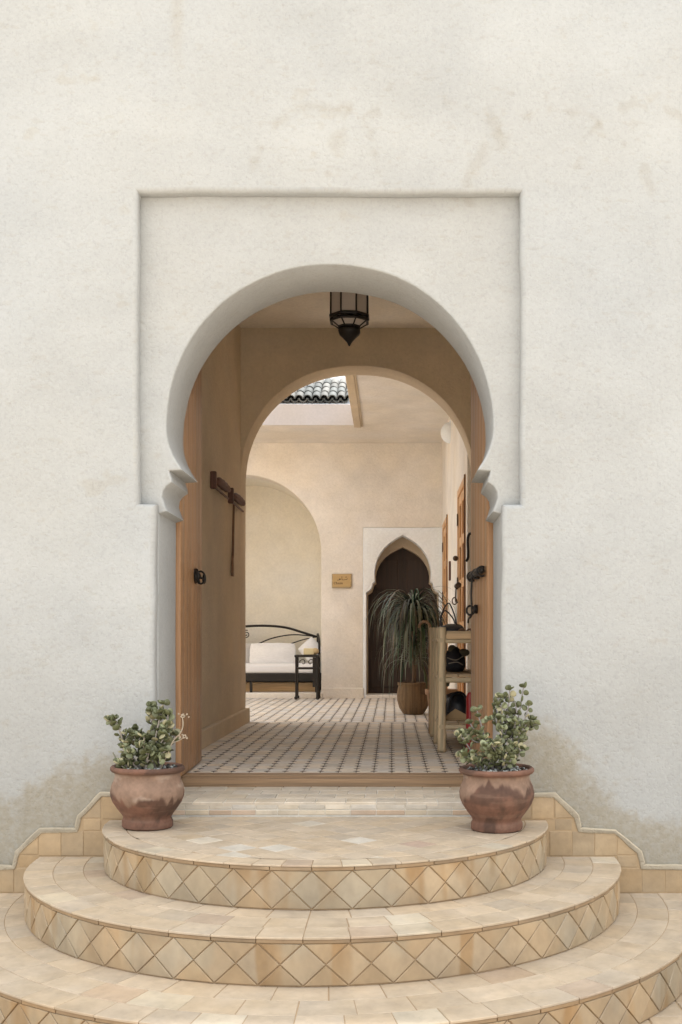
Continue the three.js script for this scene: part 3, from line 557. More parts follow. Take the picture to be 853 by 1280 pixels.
{
  const t = thing('courtyard_wall', 'rose plaster end wall closing the hidden side of the courtyard', 'wall');
  part('wall_face', box(-8.3, 0.3, ZW, -8.0, 4.3, ZA2), courtPlaster, t);
  const parapetPaint = std({ map: warmPlaster(256, 1, [0.47, 0.42, 0.39], 653, 0.08) });
  // the roof of the gallery round an opening to the sky
  const g = thing('gallery_roof', 'flat plastered gallery ceiling round the opening to the sky', 'roof');
  const OX = -0.165, D1 = 13.59;
  part('ceiling_slab', box(OX + 0.001, CE, ZW + 0.002, 1.34, CE + 0.24, ZA2 - 0.002), courtPlaster, g);
  part('ceiling_strip', box(-8.2, CE, zOf(14.798), OX, CE + 0.235, zOf(D1)), courtPlaster, g);
  part('added_sun_shield', box(-1.35, CE, zOf(10.95), OX, CE + 0.235, ZA2 - 0.002), courtPlaster, g);  // unseen slab patch added to keep the sun off the passage jamb
  part('edge_beam', box(OX - 0.003, CE - 0.026, zOf(D1), OX + 0.085, CE - 0.0005, ZA2 - 0.004, 0.006), rose, g);
  part('edge_batten', box(OX + 0.086, CE - 0.016, zOf(D1) + 0.01, OX + 0.106, CE - 0.0006, ZA2 - 0.006), rose, g);
  part('parapet', box(-8.2, CE + 0.237, zOf(14.5), OX + 0.0, CE + 0.262, zOf(D1 - 0.006)), whitewash, g);
  part('parapet_face', box(-8.2, CE + 0.004, zOf(D1) + 0.0005, OX - 0.001, CE + 0.262, zOf(D1 - 0.012)), parapetPaint, g);
  // tiled coping sloping up and away
  const cop = thing('tiled_coping', 'coping of weathered grey-green barrel tiles above the courtyard opening', 'roof');
  const mats = [[0.085, 0.09, 0.083], [0.11, 0.11, 0.102], [0.068, 0.073, 0.068], [0.125, 0.124, 0.116]].map((c, i) => std({ map: warmPlaster(128, 0.4, c, 1700 + i * 40, 0.7), roughness: 0.85 }));
  const prof = []; const ro = 0.052, ri = 0.040;
  for (let k = 0; k <= 12; k++) { const a = Math.PI * k / 12; prof.push([ro * Math.cos(a), ro * Math.sin(a)]); }
  for (let k = 12; k >= 0; k--) { const a = Math.PI * k / 12; prof.push([ri * Math.cos(a), ri * Math.sin(a)]); }
  const cover = extrude(prof, -0.30, 0, 0.003), pan = cover.clone().rotateZ(Math.PI).translate(0, 0.048, 0), slope = Math.atan2(0.40, 0.80), r = rng(171);
  const deck = box(-4.0, -0.06, -0.95, OX - 0.02, -0.012, 0.02); deck.rotateX(slope); deck.translate(0, CE + 0.285, zOf(D1) - 0.0); part('deck', deck, whitewash, cop);
  for (let i = 0; i < 20; i++) for (let k = 0; k < 4; k++) {
    const x = OX - 0.07 - i * 0.103, s = k * 0.225;
    const m = part('roof_tile', cover, mats[Math.floor(r() * 4)], cop); m.position.set(x + rr(-0.004, 0.004, r), CE + 0.315 + s * Math.sin(slope) + 0.012, zOf(D1) + 0.03 - s * Math.cos(slope)); m.rotation.x = slope - 0.05; m.rotation.y = rr(-0.03, 0.03, r); m.rotation.order = 'YXZ';
    const b = part('pan_tile', pan, mats[Math.floor(r() * 4)], cop); b.position.set(x - 0.0515, CE + 0.285 + s * Math.sin(slope), zOf(D1) + 0.02 - s * Math.cos(slope)); b.rotation.x = slope - 0.04;
  }
}

// ---------------------------------------------------------------- the open entrance door
function doorLeaf(label, side, hinge, turn, mat) {
  const t = thing('plank_door', label, 'door', [hinge[0], FL, hinge[1]], turn);
  // local: x from hinge (0) to the meeting stile (0.8), z the face towards the passage
  const Wd = 0.80, n = 6, top = (x) => { const a = Math.min(0.79, Math.max(0, 0.79 - x * 0.79 / Wd)); return 2.43 + Math.sqrt(Math.max(0, 0.79 * 0.79 - a * a)) - FL; };
  for (let i = 0; i < n; i++) {
    const x0 = i * Wd / n + 0.002, x1 = (i + 1) * Wd / n - 0.002, pts = [[x0, 0.015], [x1, 0.015]];
    for (let k = 0; k <= 8; k++) { const x = lerp(x1, x0, k / 8); pts.push([x, top(x)]); }
    const g = metreUV(extrude(pts, -0.022, 0.022, 0.003)), u = g.attributes.uv; for (let k = 0; k < u.count; k++) u.setXY(k, u.getX(k) + i * 0.37, u.getY(k) + i * 0.53);
    part('plank', g, mat, t);
  }
  for (const y of [0.25, 1.25, 2.05]) part('batten', box(0.03, y, side > 0 ? -0.05 : 0.0225, 0.77, y + 0.11, side > 0 ? -0.0225 : 0.05, 0.004), mat, t);
  return t;
}
{
  // left leaf: swings in, its face to the passage looks to +x
  const hx = -0.838, hz = ZB - 0.015, L = doorLeaf('open plank door leaf with iron ring knocker, folded against the shaded passage wall', 1, [hx, hz], Math.PI / 2 + Math.asin(0.028 / 0.8), cedar);
  const k = sub('knocker', L), y = P(244, 720, 6.28).y - FL, x = 0.52;
  const plate = new THREE.CylinderGeometry(0.042, 0.046, 0.008, 12); plate.rotateX(Math.PI / 2); plate.translate(x, y, 0.026); part('rosette', plate, iron, k);
  part('boss', (() => { const g = new THREE.SphereGeometry(0.022, 12, 8); g.translate(x, y, 0.036); return g; })(), iron, k);
  for (const [dx, ry] of [[-0.09, 0.35], [0.07, -0.6]]) { const g = new THREE.TorusGeometry(0.036, 0.006, 8, 24); g.rotateY(ry); g.translate(x + dx, y - 0.004, 0.045); part('ring', g, iron, k); }
  part('arm', rod([x - 0.02, y + 0.04, 0.03], [x + 0.03, y - 0.04, 0.045], 0.006), iron, k);
  part('striker', [rod([x + 0.04, y, 0.035], [x + 0.14, y - 0.01, 0.055], 0.008, 0.006), new THREE.TorusGeometry(0.026, 0.005, 8, 20).rotateY(0.4).translate(x + 0.17, y - 0.006, 0.052)], iron, k);
}
{
  const hx = 0.828, hz = ZB - 0.015, L = doorLeaf('open pale plank door leaf with long iron bolt, behind the bamboo rack', -1, [hx, hz], Math.PI / 2 + Math.asin(0.03 / 0.8), cedar);
  // local z of this leaf also looks to +x after the turn, so the passage face is at -z
  const b = sub('bolt', L), y = P(601, 719, 6.25).y - FL, z = -0.045;
  const bar = [[0, 0], [0.012, 0.004], [0.018, 0.03], [0.013, 0.06], [0.008, 0.075], [0.011, 0.1], [0.019, 0.14], [0.022, 0.2], [0.018, 0.25], [0.009, 0.275], [0.012, 0.29], [0.019, 0.33], [0.022, 0.38], [0.019, 0.43], [0.009, 0.47], [0.013, 0.49], [0.018, 0.51], [0.013, 0.535], [0, 0.54]];
  const bg = lathe(bar, 16); bg.rotateZ(-Math.PI / 2); bg.scale(1.25, 1, 1); bg.translate(0.03, y, z); part('bolt_bar', bg, iron, b);
  for (const x of [0.13, 0.36, 0.62]) { const g = new THREE.TorusGeometry(0.026, 0.006, 6, 16); g.rotateY(Math.PI / 2); g.translate(x, y, z + 0.008); part('staple', g, iron, b); }
  const hx0 = 0.46;
  part('hook', tube([[hx0, y - 0.01, z - 0.008], [hx0, y - 0.12, z - 0.012], [hx0, y - 0.225, z - 0.010], [hx0 + 0.02, y - 0.24, z - 0.015], [hx0 + 0.08, y - 0.25, z - 0.02], [hx0 + 0.1, y - 0.27, z - 0.02]], 0.006, 40), iron, b);
  const ring = new THREE.TorusGeometry(0.026, 0.006, 8, 22); ring.rotateY(0.9); ring.translate(hx0 + 0.07, y - 0.200, z - 0.01); part('ring', ring, iron, b);
  const ring2 = new THREE.TorusGeometry(0.020, 0.005, 8, 20); ring2.rotateY(-0.4); ring2.translate(hx0 - 0.05, y - 0.195, z + 0.005); part('ring', ring2, iron, b);
  part('pivot', box(hx0 - 0.02, y - 0.22, z + 0.002, hx0 + 0.03, y - 0.17, z + 0.024, 0.006), iron, b);
}

// ---------------------------------------------------------------- lantern
{
  const tip = P(437, 433, 7.73), t = thing('hanging_lantern', 'dark iron eight-sided lantern hanging from the passage ceiling', 'lantern', [tip.x, tip.y, tip.z]);
  const oct = (r, y, rot = Math.PI / 8) => Array.from({ length: 8 }, (_, k) => new TH(r * Math.cos(k * Math.PI / 4 + rot), y, r * Math.sin(k * Math.PI / 4 + rot)));
  const glass = std({ color: lin(0.50, 0.44, 0.39), roughness: 0.35 });
  const A = oct(0.078, 0.135), B = oct(0.138, 0.175), C = oct(0.140, 0.205), D = oct(0.138, 0.46), E = oct(0.05, 0.56);
  const cup = lathe([[0.0, 0], [0.006, 0.004], [0.02, 0.03], [0.05, 0.062], [0.075, 0.085], [0.083, 0.105], [0.08, 0.135], [0, 0.135]], 8);
  part('finial', cup.rotateY(Math.PI / 8), iron, t);
  for (let k = 0; k < 8; k++) {
    const j = (k + 1) % 8;
    for (const [p, q] of [[A, B], [C, D]]) {
      const g = new THREE.BufferGeometry(); const c = p[k].clone().add(p[j]).add(q[k]).add(q[j]).multiplyScalar(0.25), sh = (v) => v.clone().lerp(c, 0.03).multiply(new TH(0.975, 1, 0.975));
      const [a, b, e, f] = [p[k], p[j], q[j], q[k]].map(sh), o = (v) => v.clone().multiply(new TH(0.96, 1, 0.96)), a2 = o(a), b2 = o(b), e2 = o(e), f2 = o(f);
      g.setAttribute('position', new THREE.BufferAttribute(new Float32Array([a, e, b, a, f, e, a2, b2, e2, a2, e2, f2].flatMap((v) => v.toArray())), 3)); g.computeVertexNormals(); part('pane', metreUV(g), glass, t);
    }
    part('rib', [rod(A[k], B[k], 0.006, 0.006, 6), rod(C[k], D[k], 0.007, 0.007, 6), rod(D[k], E[k], 0.007, 0.007, 6)], iron, t);
  }
  part('band', [[A, 0.008], [B, 0.010], [C, 0.012], [D, 0.011]].flatMap(([p, r]) => p.map((v, k) => rod(v, p[(k + 1) % 8], r, r, 6))), iron, t);
  part('hood', [new THREE.ConeGeometry(0.145, 0.12, 8).rotateY(Math.PI / 8).translate(0, 0.525, 0), rod([0, 0.56, 0], [0, 4.11 - tip.y, 0], 0.008)], iron, t);
}

// ---------------------------------------------------------------- carved rack and paddle on the passage wall
{
  const X = -1.02, y0 = 2.555, t = thing('carved_rack', 'dark carved wooden rack of two turned spindles high on the passage wall', 'rack', [X, y0, zOf(8.75)]);
  const sp = [[0, 0], [0.012, 0.0], [0.018, 0.04], [0.03, 0.08], [0.018, 0.13], [0.034, 0.2], [0.02, 0.27], [0.034, 0.34], [0.018, 0.41], [0.03, 0.47], [0.016, 0.52], [0.02, 0.56], [0.01, 0.6], [0, 0.6]];
  for (const k of [0, 1]) {
    const z1 = 0.80 - k * 0.86;
    part('bracket', box(0, -0.065, z1 - 0.022, 0.045, 0.06, z1 + 0.022, 0.008), redWood, t);
    const g = lathe(sp, 14); g.rotateX(-Math.PI / 2); g.translate(0.038, 0.01, z1 - 0.06); part('spindle', g, redWood, t);
    part('rail', rod([0.03, -0.052, z1], [0.03, -0.052, z1 - 0.66], 0.009), redWood, t);
  }
  const p = thing('wooden_paddle', 'long thin wooden paddle hanging below the carved rack', 'paddle', [X + 0.016, y0 - 0.045, zOf(8.95)]);
  part('handle', rod([0.01, 0.0, 0], [0.0, -0.45, 0.0], 0.009, 0.011), std({ map: woodMap(128, 256, 0.25, 0.5, [0.17, 0.085, 0.04], 1603), roughness: 0.6 }), p);
  const bl = extrude([[-0.012, 0.01], [0.012, 0.01], [0.03, -0.06], [0.036, -0.14], [0.03, -0.16], [-0.03, -0.16], [-0.036, -0.14], [-0.03, -0.06]].reverse(), -0.008, 0.008, 0.003); bl.rotateY(Math.PI / 2); bl.translate(0, -0.44, 0);
  part('blade', bl, std({ map: woodMap(128, 256, 0.25, 0.5, [0.17, 0.085, 0.04], 1613), roughness: 0.6 }), p);
}

// ---------------------------------------------------------------- sign
{
  const c = P(427.5, 726, 14.8), w = 0.27, h = 0.19, t = thing('wall_sign', 'small pale wooden name board with Arabic and Latin lettering on the far wall', 'sign', [c.x, c.y, ZW]);
  const cv = document.createElement('canvas'); cv.width = 512; cv.height = 360; const x = cv.getContext('2d');
  x.fillStyle = 'rgb(186,157,108)'; x.fillRect(0, 0, 512, 360);
  const r = rng(4); for (let i = 0; i < 240; i++) { x.fillStyle = `rgba(${r() < 0.5 ? '150,105,50' : '205,180,135'},${0.05 + 0.1 * r()})`; x.fillRect(0, r() * 360, 512, 1 + r() * 4); }
  x.strokeStyle = x.fillStyle = 'rgb(62,40,18)'; x.lineWidth = 13; x.lineCap = x.lineJoin = 'round';
  // the Arabic word, drawn stroke by stroke: three-dotted sheen, alef, meem
  x.beginPath(); x.moveTo(416, 118); x.lineTo(408, 150); x.quadraticCurveTo(390, 162, 380, 148); x.quadraticCurveTo(366, 164, 350, 150); x.quadraticCurveTo(330, 168, 300, 160); x.lineTo(262, 160); x.stroke();
  x.beginPath(); x.moveTo(262, 60); x.lineTo(264, 160); x.stroke();
  for (const [a, b] of [[372, 84], [398, 84], [385, 64]]) { x.beginPath(); x.arc(a, b, 9, 0, 7); x.fill(); }
  x.beginPath(); x.arc(206, 140, 22, 0, 7); x.fill(); x.beginPath(); x.moveTo(206, 158); x.quadraticCurveTo(170, 165, 130, 168); x.stroke();
  x.font = 'bold 92px serif'; x.fillText('Cham', 22, 290);
  const map = new THREE.CanvasTexture(cv); map.colorSpace = THREE.SRGBColorSpace;
  const board = extrude(handmade([[-w / 2, -h / 2], [w / 2 - 0.02, -h / 2 - 0.004], [w / 2, -h / 2 + 0.02], [w / 2, h / 2], [-w / 2, h / 2]], 0.03, 0.004, 5), 0.002, 0.026, 0.004);
  part('board', board, std({ map: woodMap(256, 128, 0.5, 0.25, [0.42, 0.32, 0.18], 1803, 'x'), roughness: 0.6 }), t);
  const f = new THREE.PlaneGeometry(w - 0.03, h - 0.025); f.translate(0, 0.002, 0.0275); part('lettering', f, std({ map, roughness: 0.6 }), t);
}

// ---------------------------------------------------------------- daybed and side table in the niche
const linen = std({ map: warmPlaster(256, 0.6, [0.80, 0.80, 0.82], 1903, 0.05), roughness: 0.95 });
function pillowGeo(w, h, d, seed) {
  const g = new THREE.SphereGeometry(1, 28, 20), p = g.attributes.position;
  for (let i = 0; i < p.count; i++) {
    let x = p.getX(i), y = p.getY(i), z = p.getZ(i); const s = Math.max(Math.abs(x), Math.abs(y), 1e-6), l = Math.hypot(x, y), f = lerp(1, l / s, 0.62) * (1 - 0.0);
    x *= f; y *= f; const pinch = 1 + 0.10 * Math.abs(x * y);
    p.setXYZ(i, x * pinch * w / 2, y * pinch * h / 2, z * d / 2 * (1 - 0.55 * Math.max(Math.abs(x), Math.abs(y)) ** 3) + 0.012 * (fbm(x * 3 + seed, y * 3, seed, 3) - 0.5));
  }
  g.computeVertexNormals(); return g;
}
{
  const yb = 0.672, x0 = -2.55, x1 = P(400, 800, 14.9).x - 0.02, zf = zOf(14.93), zb = zOf(15.7), t = thing('iron_daybed', 'black iron daybed with curved back and white mattress in the arched niche', 'daybed', [(x0 + x1) / 2, yb, (zf + zb) / 2]);
  const L = (x) => x - t.position.x, Z = (z) => z - t.position.z, Yp = (py, d) => P(0, py, d).y - yb, X = (px, d) => L(P(px, 0, d).x);
  const sy = Yp(852, 14.93), my = Yp(841, 14.93);
  part('seat_frame', [box(L(x0), sy, Z(zf) - 0.035, L(x1), my - 0.005, Z(zf), 0.006), box(L(x0), sy, Z(zb), L(x1), my - 0.02, Z(zb) + 0.03, 0.006), box(L(x1) - 0.03, sy + 0.01, Z(zb), L(x1), my - 0.02, Z(zf) - 0.04, 0.006), box(L(x0) + 0.03, my - 0.05, Z(zb) + 0.03, L(x1) - 0.03, my - 0.02, Z(zf) - 0.036)], iron, t);
  for (const x of [L(x0) + 0.03, L(x0 * 0.5 + x1 * 0.5), L(x1) - 0.03]) for (const z of [Z(zf) - 0.02, Z(zb) + 0.02]) part('leg', box(x - 0.018, 0, z - 0.016, x + 0.018, sy, z + 0.016), iron, t);
  part('skirt_board', box(L(x0) + 0.04, 0.002, Z(zb) + 0.1, L(x1) - 0.05, sy - 0.02, Z(zf) - 0.18), boardWood, t);
  part('mattress', new RoundedBoxGeometry(x1 - x0 - 0.06, 0.15, 0.66, 5, 0.05).translate(0, my + 0.05, 0.03), linen, t);
  // curved iron back
  const db = 15.6, bz = Z(zOf(db)), pt = (px, py) => new TH(X(px, db), Yp(py, db), bz);
  part('back_arch', tube([pt(230, 826), pt(255, 799), pt(285, 786), pt(315, 782.5), pt(340, 782.5), pt(360, 785), pt(380, 791), pt(396, 796)], 0.017, 60, 8), iron, t);
  const scroll = []; for (let k = 0; k <= 30; k++) { const a = k / 30 * 3.6 * Math.PI, q = 5.4 * (1 - k / 34); scroll.push(pt(308 + q * Math.cos(a + 1.2), 793 - q * Math.sin(-a - 1.2) * -1)); }
  part('scroll', tube(scroll, 0.008, 90, 6), iron, t);
  part('brace', tube([pt(320, 806), pt(340, 798), pt(365, 793.5), pt(385, 794.5), pt(396, 796)], 0.010, 40), iron, t);
  part('brace', tube([pt(360, 806), pt(378, 800), pt(396, 796)], 0.009, 30), iron, t);
  part('brace', tube([pt(295, 808), pt(306, 808), pt(320, 812)], 0.008, 20), iron, t);
  part('side_frame', [rod(pt(397.5, 855), pt(397.5, 792), 0.017), tube([[X(399, 15.0), Yp(835, 15.0), Z(zOf(15.0))], [X(399, 15.0), Yp(806, 15), Z(zOf(15.05))], [X(398.5, 15.3), Yp(796, 15.3), Z(zOf(15.3))], pt(397.5, 793)], 0.016, 30, 8)], iron, t);
  const mid = (a, b) => (a + b) / 2;
  const pw = thing('white_pillow', 'large white pillow standing upright on the daybed mattress', 'pillow', P(341, 819, 15.25).toArray());
  part('cover', pillowGeo(57 * 15.25 / FOC * 1.0, 31 * 15.25 / FOC, 0.17, 3).rotateX(-0.22), linen, pw);
  const p2 = thing('striped_pillow', 'pale pillow half hidden at the passage end of the daybed', 'pillow', P(302, 818, 15.35).toArray());
  part('cover', pillowGeo(0.34, 0.32, 0.15, 5).rotateX(-0.25).rotateY(0.3), std({ map: warmPlaster(128, 0.5, [0.62, 0.59, 0.56], 1923, 0.1) }), p2);
  const p3 = thing('corner_pillow', 'white pillow leaning on its corner behind the side table', 'pillow', P(389, 812, 15.3).toArray());
  part('cover', pillowGeo(0.27, 0.27, 0.13, 8).rotateZ(0.75).rotateX(-0.2), linen, p3);
}
{
  const d = 14.42, x0 = P(369.5, 0, d).x, x1 = P(400, 0, d).x, t = thing('side_table', 'small black iron side table in front of the daybed end', 'table', [(x0 + x1) / 2, CF, zOf(d) ]);
  const w = (x1 - x0) / 2, dp = 0.15, h = P(0, 818.5, d).y - CF;
  part('table_top', box(-w, h - 0.03, -dp, w, h, dp, 0.005), iron, t);
  for (const sx of [-1, 1]) for (const sz of [-1, 1]) {
    const xx = sx * (w - 0.02), zz = sz * (dp - 0.02);
    part('leg', [rod([xx, 0.02, zz], [xx, h - 0.03, zz], sx > 0 ? 0.02 : 0.012), (() => { const g = new THREE.SphereGeometry(0.024, 10, 8); g.translate(xx, 0.022, zz); return g; })()], iron, t);
  }
  part('lower_shelf', box(-w + 0.01, h - 0.19, -dp + 0.01, w - 0.01, h - 0.165, dp - 0.01, 0.004), iron, t);
  part('side_panel', box(w - 0.085, h * 0.28, dp - 0.03, w - 0.035, h - 0.032, dp - 0.016), iron, t);
  for (const s of [-1, 1]) part('scroll', tube(Array.from({ length: 18 }, (_, k) => { const a = k / 17 * 5.4; return [s * 0.05 + 0.045 * (1 - k / 22) * Math.cos(a) * s, h - 0.1 + 0.05 * (1 - k / 22) * Math.sin(a), dp - 0.02]; }), 0.006, 40), iron, t);
  const b = thing('tissue_box', 'small cream box on top of the iron side table', 'box', [P(387, 0, d).x, CF + h + 0.001, zOf(d + 0.03)]);
  part('carton', box(-0.075, 0, -0.06, 0.06, 0.085, 0.06, 0.008), std({ color: lin(0.72, 0.62, 0.38) }), b);
  { const g = new THREE.SphereGeometry(0.05, 14, 10); g.scale(1, 0.9, 0.9); g.translate(0.075, 0.045, 0.02); part('bulge', g, std({ color: lin(0.55, 0.42, 0.24) }), b); }
}

// ---------------------------------------------------------------- terracotta
const terra = (c, seed) => std({ map: warmPlaster(256, 0.6, c, seed, 0.35), roughness: 0.85 });
{
  // tall drooping plant in its pot by the far door
  const base = P(517, 886, 11.5); base.y = CF;
  const t = thing('drooping_plant', 'tall plant with long drooping strap leaves in a brown pot by the dark door', 'potted plant', base.toArray());
  const pot = lathe([[0, 0], [0.095, 0], [0.112, 0.01], [0.150, 0.07], [0.172, 0.15], [0.174, 0.21], [0.164, 0.275], [0.156, 0.30], [0.168, 0.31], [0.168, 0.335], [0.15, 0.335], [0.145, 0.29], [0, 0.285]], 36);
  part('pot', metreUV(pot), std({ map: woodMap(256, 256, 0.5, 0.5, [0.19, 0.125, 0.068], 2003), bumpMap: plasterBump, bumpScale: 0.01, roughness: 0.85 }), t);
  const trunk = tube([[0, 0.26, 0], [0.012, 0.5, 0.01], [-0.008, 0.75, 0], [0.0, 1.0, 0.0]], 0.022, 24, 8); part('trunk', trunk, std({ color: lin(0.16, 0.11, 0.07) }), t);
  const r = rng(61), leaves = [];
  for (let i = 0; i < 430; i++) {
    const az = rr(0, Math.PI * 2, r), y0 = i < 210 || i > 299 ? rr(0.92, 1.05, r) : rr(0.5, 0.95, r), len = i > 399 ? rr(0.8, 1.05, r) : rr(0.42, 0.86, r), lift = i > 399 ? rr(1.1, 1.5, r) : rr(0.3, 1.4, r), wd = rr(0.007, 0.013, r), n = 9, pos = [], idx = [], col = [];
    let p = new TH(0, y0, 0), pit = lift; const dir = new TH(Math.cos(az), 0, Math.sin(az)), side = new TH(-Math.sin(az), 0, Math.cos(az)), c = r() < 0.3 ? [0.20, 0.225, 0.175] : r() < 0.12 ? [0.12, 0.095, 0.06] : [rr(0.035, 0.075, r), rr(0.052, 0.10, r), rr(0.03, 0.058, r)];  // the pale grey-green share is highlight put into the leaf colour
    for (let k = 0; k <= n; k++) {
      const w = wd * (1 - (k / n) ** 2.2) + 0.001, q = 0.3 * w;
      for (const s of [-1, 0, 1]) { const v = p.clone().addScaledVector(side, s * w); v.y -= s === 0 ? q : 0; pos.push(v.x, v.y, v.z); col.push(...c); }
      p = p.clone().addScaledVector(dir, Math.cos(pit) * len / n * 0.82); p.y += Math.sin(pit) * len / n; pit = Math.max(-1.5, pit - rr(0.27, 0.44, r));
      if (p.y < 0.12) p.y = 0.12;
      if (k < n) { const a = k * 3; idx.push(a, a + 1, a + 3, a + 1, a + 4, a + 3, a + 1, a + 2, a + 4, a + 2, a + 5, a + 4); }
    }
    const g = new THREE.BufferGeometry(); g.setAttribute('position', new THREE.BufferAttribute(new Float32Array(pos), 3)); g.setAttribute('color', new THREE.BufferAttribute(new Float32Array(col), 3)); g.setAttribute('uv', new THREE.BufferAttribute(new Float32Array(pos.length / 3 * 2), 2)); g.setIndex(idx); g.computeVertexNormals(); leaves.push(g);
  }
  part('foliage', leaves, std({ vertexColors: true, roughness: 0.45, side: THREE.DoubleSide }), t).userData.kind = 'stuff';
  // an empty-looking terracotta planter behind the rack
  const b2 = P(552, 898, 9.75); b2.y = FL;
  const p2 = thing('terracotta_planter', 'plain tapered terracotta planter standing behind the bamboo rack', 'planter', b2.toArray());
  part('pot', metreUV(lathe([[0, 0], [0.09, 0], [0.1, 0.01], [0.128, 0.25], [0.145, 0.255], [0.147, 0.30], [0.128, 0.30], [0.122, 0.26], [0, 0.255]], 32)), terra([0.50, 0.29, 0.165], 2103), p2);
  const r2 = rng(62), fl = [];
  for (let i = 0; i < 60; i++) { const a = rr(0, 6.28, r2), l = rr(0.1, 0.28, r2); const g = new THREE.SphereGeometry(1, 6, 4); g.scale(0.02, 0.035, 0.008); g.rotateZ(rr(-1, 1, r2)); g.rotateY(a); g.translate(Math.cos(a) * rr(0.01, 0.09, r2), 0.27 + l * 0.8, Math.sin(a) * rr(0.01, 0.09, r2)); fl.push(g); }
  part('foliage', fl, std({ color: lin(0.05, 0.065, 0.035), roughness: 0.6 }), p2).userData.kind = 'stuff';
}

// ---------------------------------------------------------------- bamboo rack and what is on it
const RX0 = 0.63, RX1 = 0.965, RD0 = 7.21, RD1 = 8.38;
{
  const t = thing('bamboo_rack', 'three-tier rack of pale round poles in front of the right door leaf', 'rack', [(RX0 + RX1) / 2, FL, zOf((RD0 + RD1) / 2)]);
  const L = (x) => x - t.position.x, Z = (d) => zOf(d) - t.position.z, H = 0.83;
  const node = (x, z, h) => { const pr = [[0, 0], [0.027, 0]]; for (let y = 0.02; y < h; y += 0.03) pr.push([0.0285 + 0.0016 * Math.sin(y * 19 + x * 40) + (Math.abs((y % 0.24) - 0.12) < 0.016 ? 0.003 : 0), y]); pr.push([0.0275, h], [0, h]); return metreUV(lathe(pr, 14).translate(x, 0, z)); };
  for (const [x, d] of [[RX0, RD0], [RX0 - 0.004, 7.8], [RX0 - 0.012, RD1], [RX1, RD0], [RX1, RD1]]) part('post', node(L(x), Z(d), H + rr(-0.006, 0.006)), poleWood, t);
  const LV = [0.165, 0.475, 0.735];
  for (const y of LV) {
    for (const d of [RD0, RD1]) part('rail', rod([L(RX0) - 0.03, y, Z(d)], [L(RX1) + 0.03, y, Z(d)], 0.018), poleWood, t);
    for (const x of [RX0 - 0.004, RX1]) part('rail', rod([L(x), y + 0.004, Z(RD0) + 0.03], [L(x), y + 0.004, Z(RD1) - 0.03], 0.016), poleWood, t);
    for (let k = 0; k < 3; k++) { const a = lerp(RX0 - 0.01, RX1 + 0.01, k / 3), b = lerp(RX0 - 0.01, RX1 + 0.01, (k + 1) / 3); part('shelf_board', box(L(a) + 0.002, y + 0.019, Z(RD1), L(b) - 0.002, y + 0.041, Z(RD0) + 0.012, 0.004), boardWood, t); }
  }
  part('top_edge', box(L(RX0) + 0.03, 0.745, Z(RD0) + 0.013, L(RX1), 0.80, Z(RD0) + 0.031, 0.006), boardWood, t);
}
const leather = std({ color: lin(0.014, 0.016, 0.022), roughness: 0.45 }), cloth = std({ color: lin(0.02, 0.02, 0.024), roughness: 0.9 });
function bagGeo(w, h, d, seed) {
  const g = new THREE.SphereGeometry(1, 26, 18), p = g.attributes.position;
  for (let i = 0; i < p.count; i++) {
    const x = p.getX(i), y = p.getY(i), z = p.getZ(i), b = y < 0 ? 0.45 : 1, n = 1 + 0.22 * (fbm(x * 2.5 + seed, y * 3 + z * 2.5, seed, 3) - 0.5);
    p.setXYZ(i, Math.sign(x) * Math.abs(x) ** 0.75 * w / 2 * n, (Math.max(y, -0.8) * b + 0.36) / 1.36 * h * n * (y > 0 ? 1 : 1), Math.sign(z) * Math.abs(z) ** 0.75 * d / 2 * n);
  }
  g.computeVertexNormals(); return g;
}
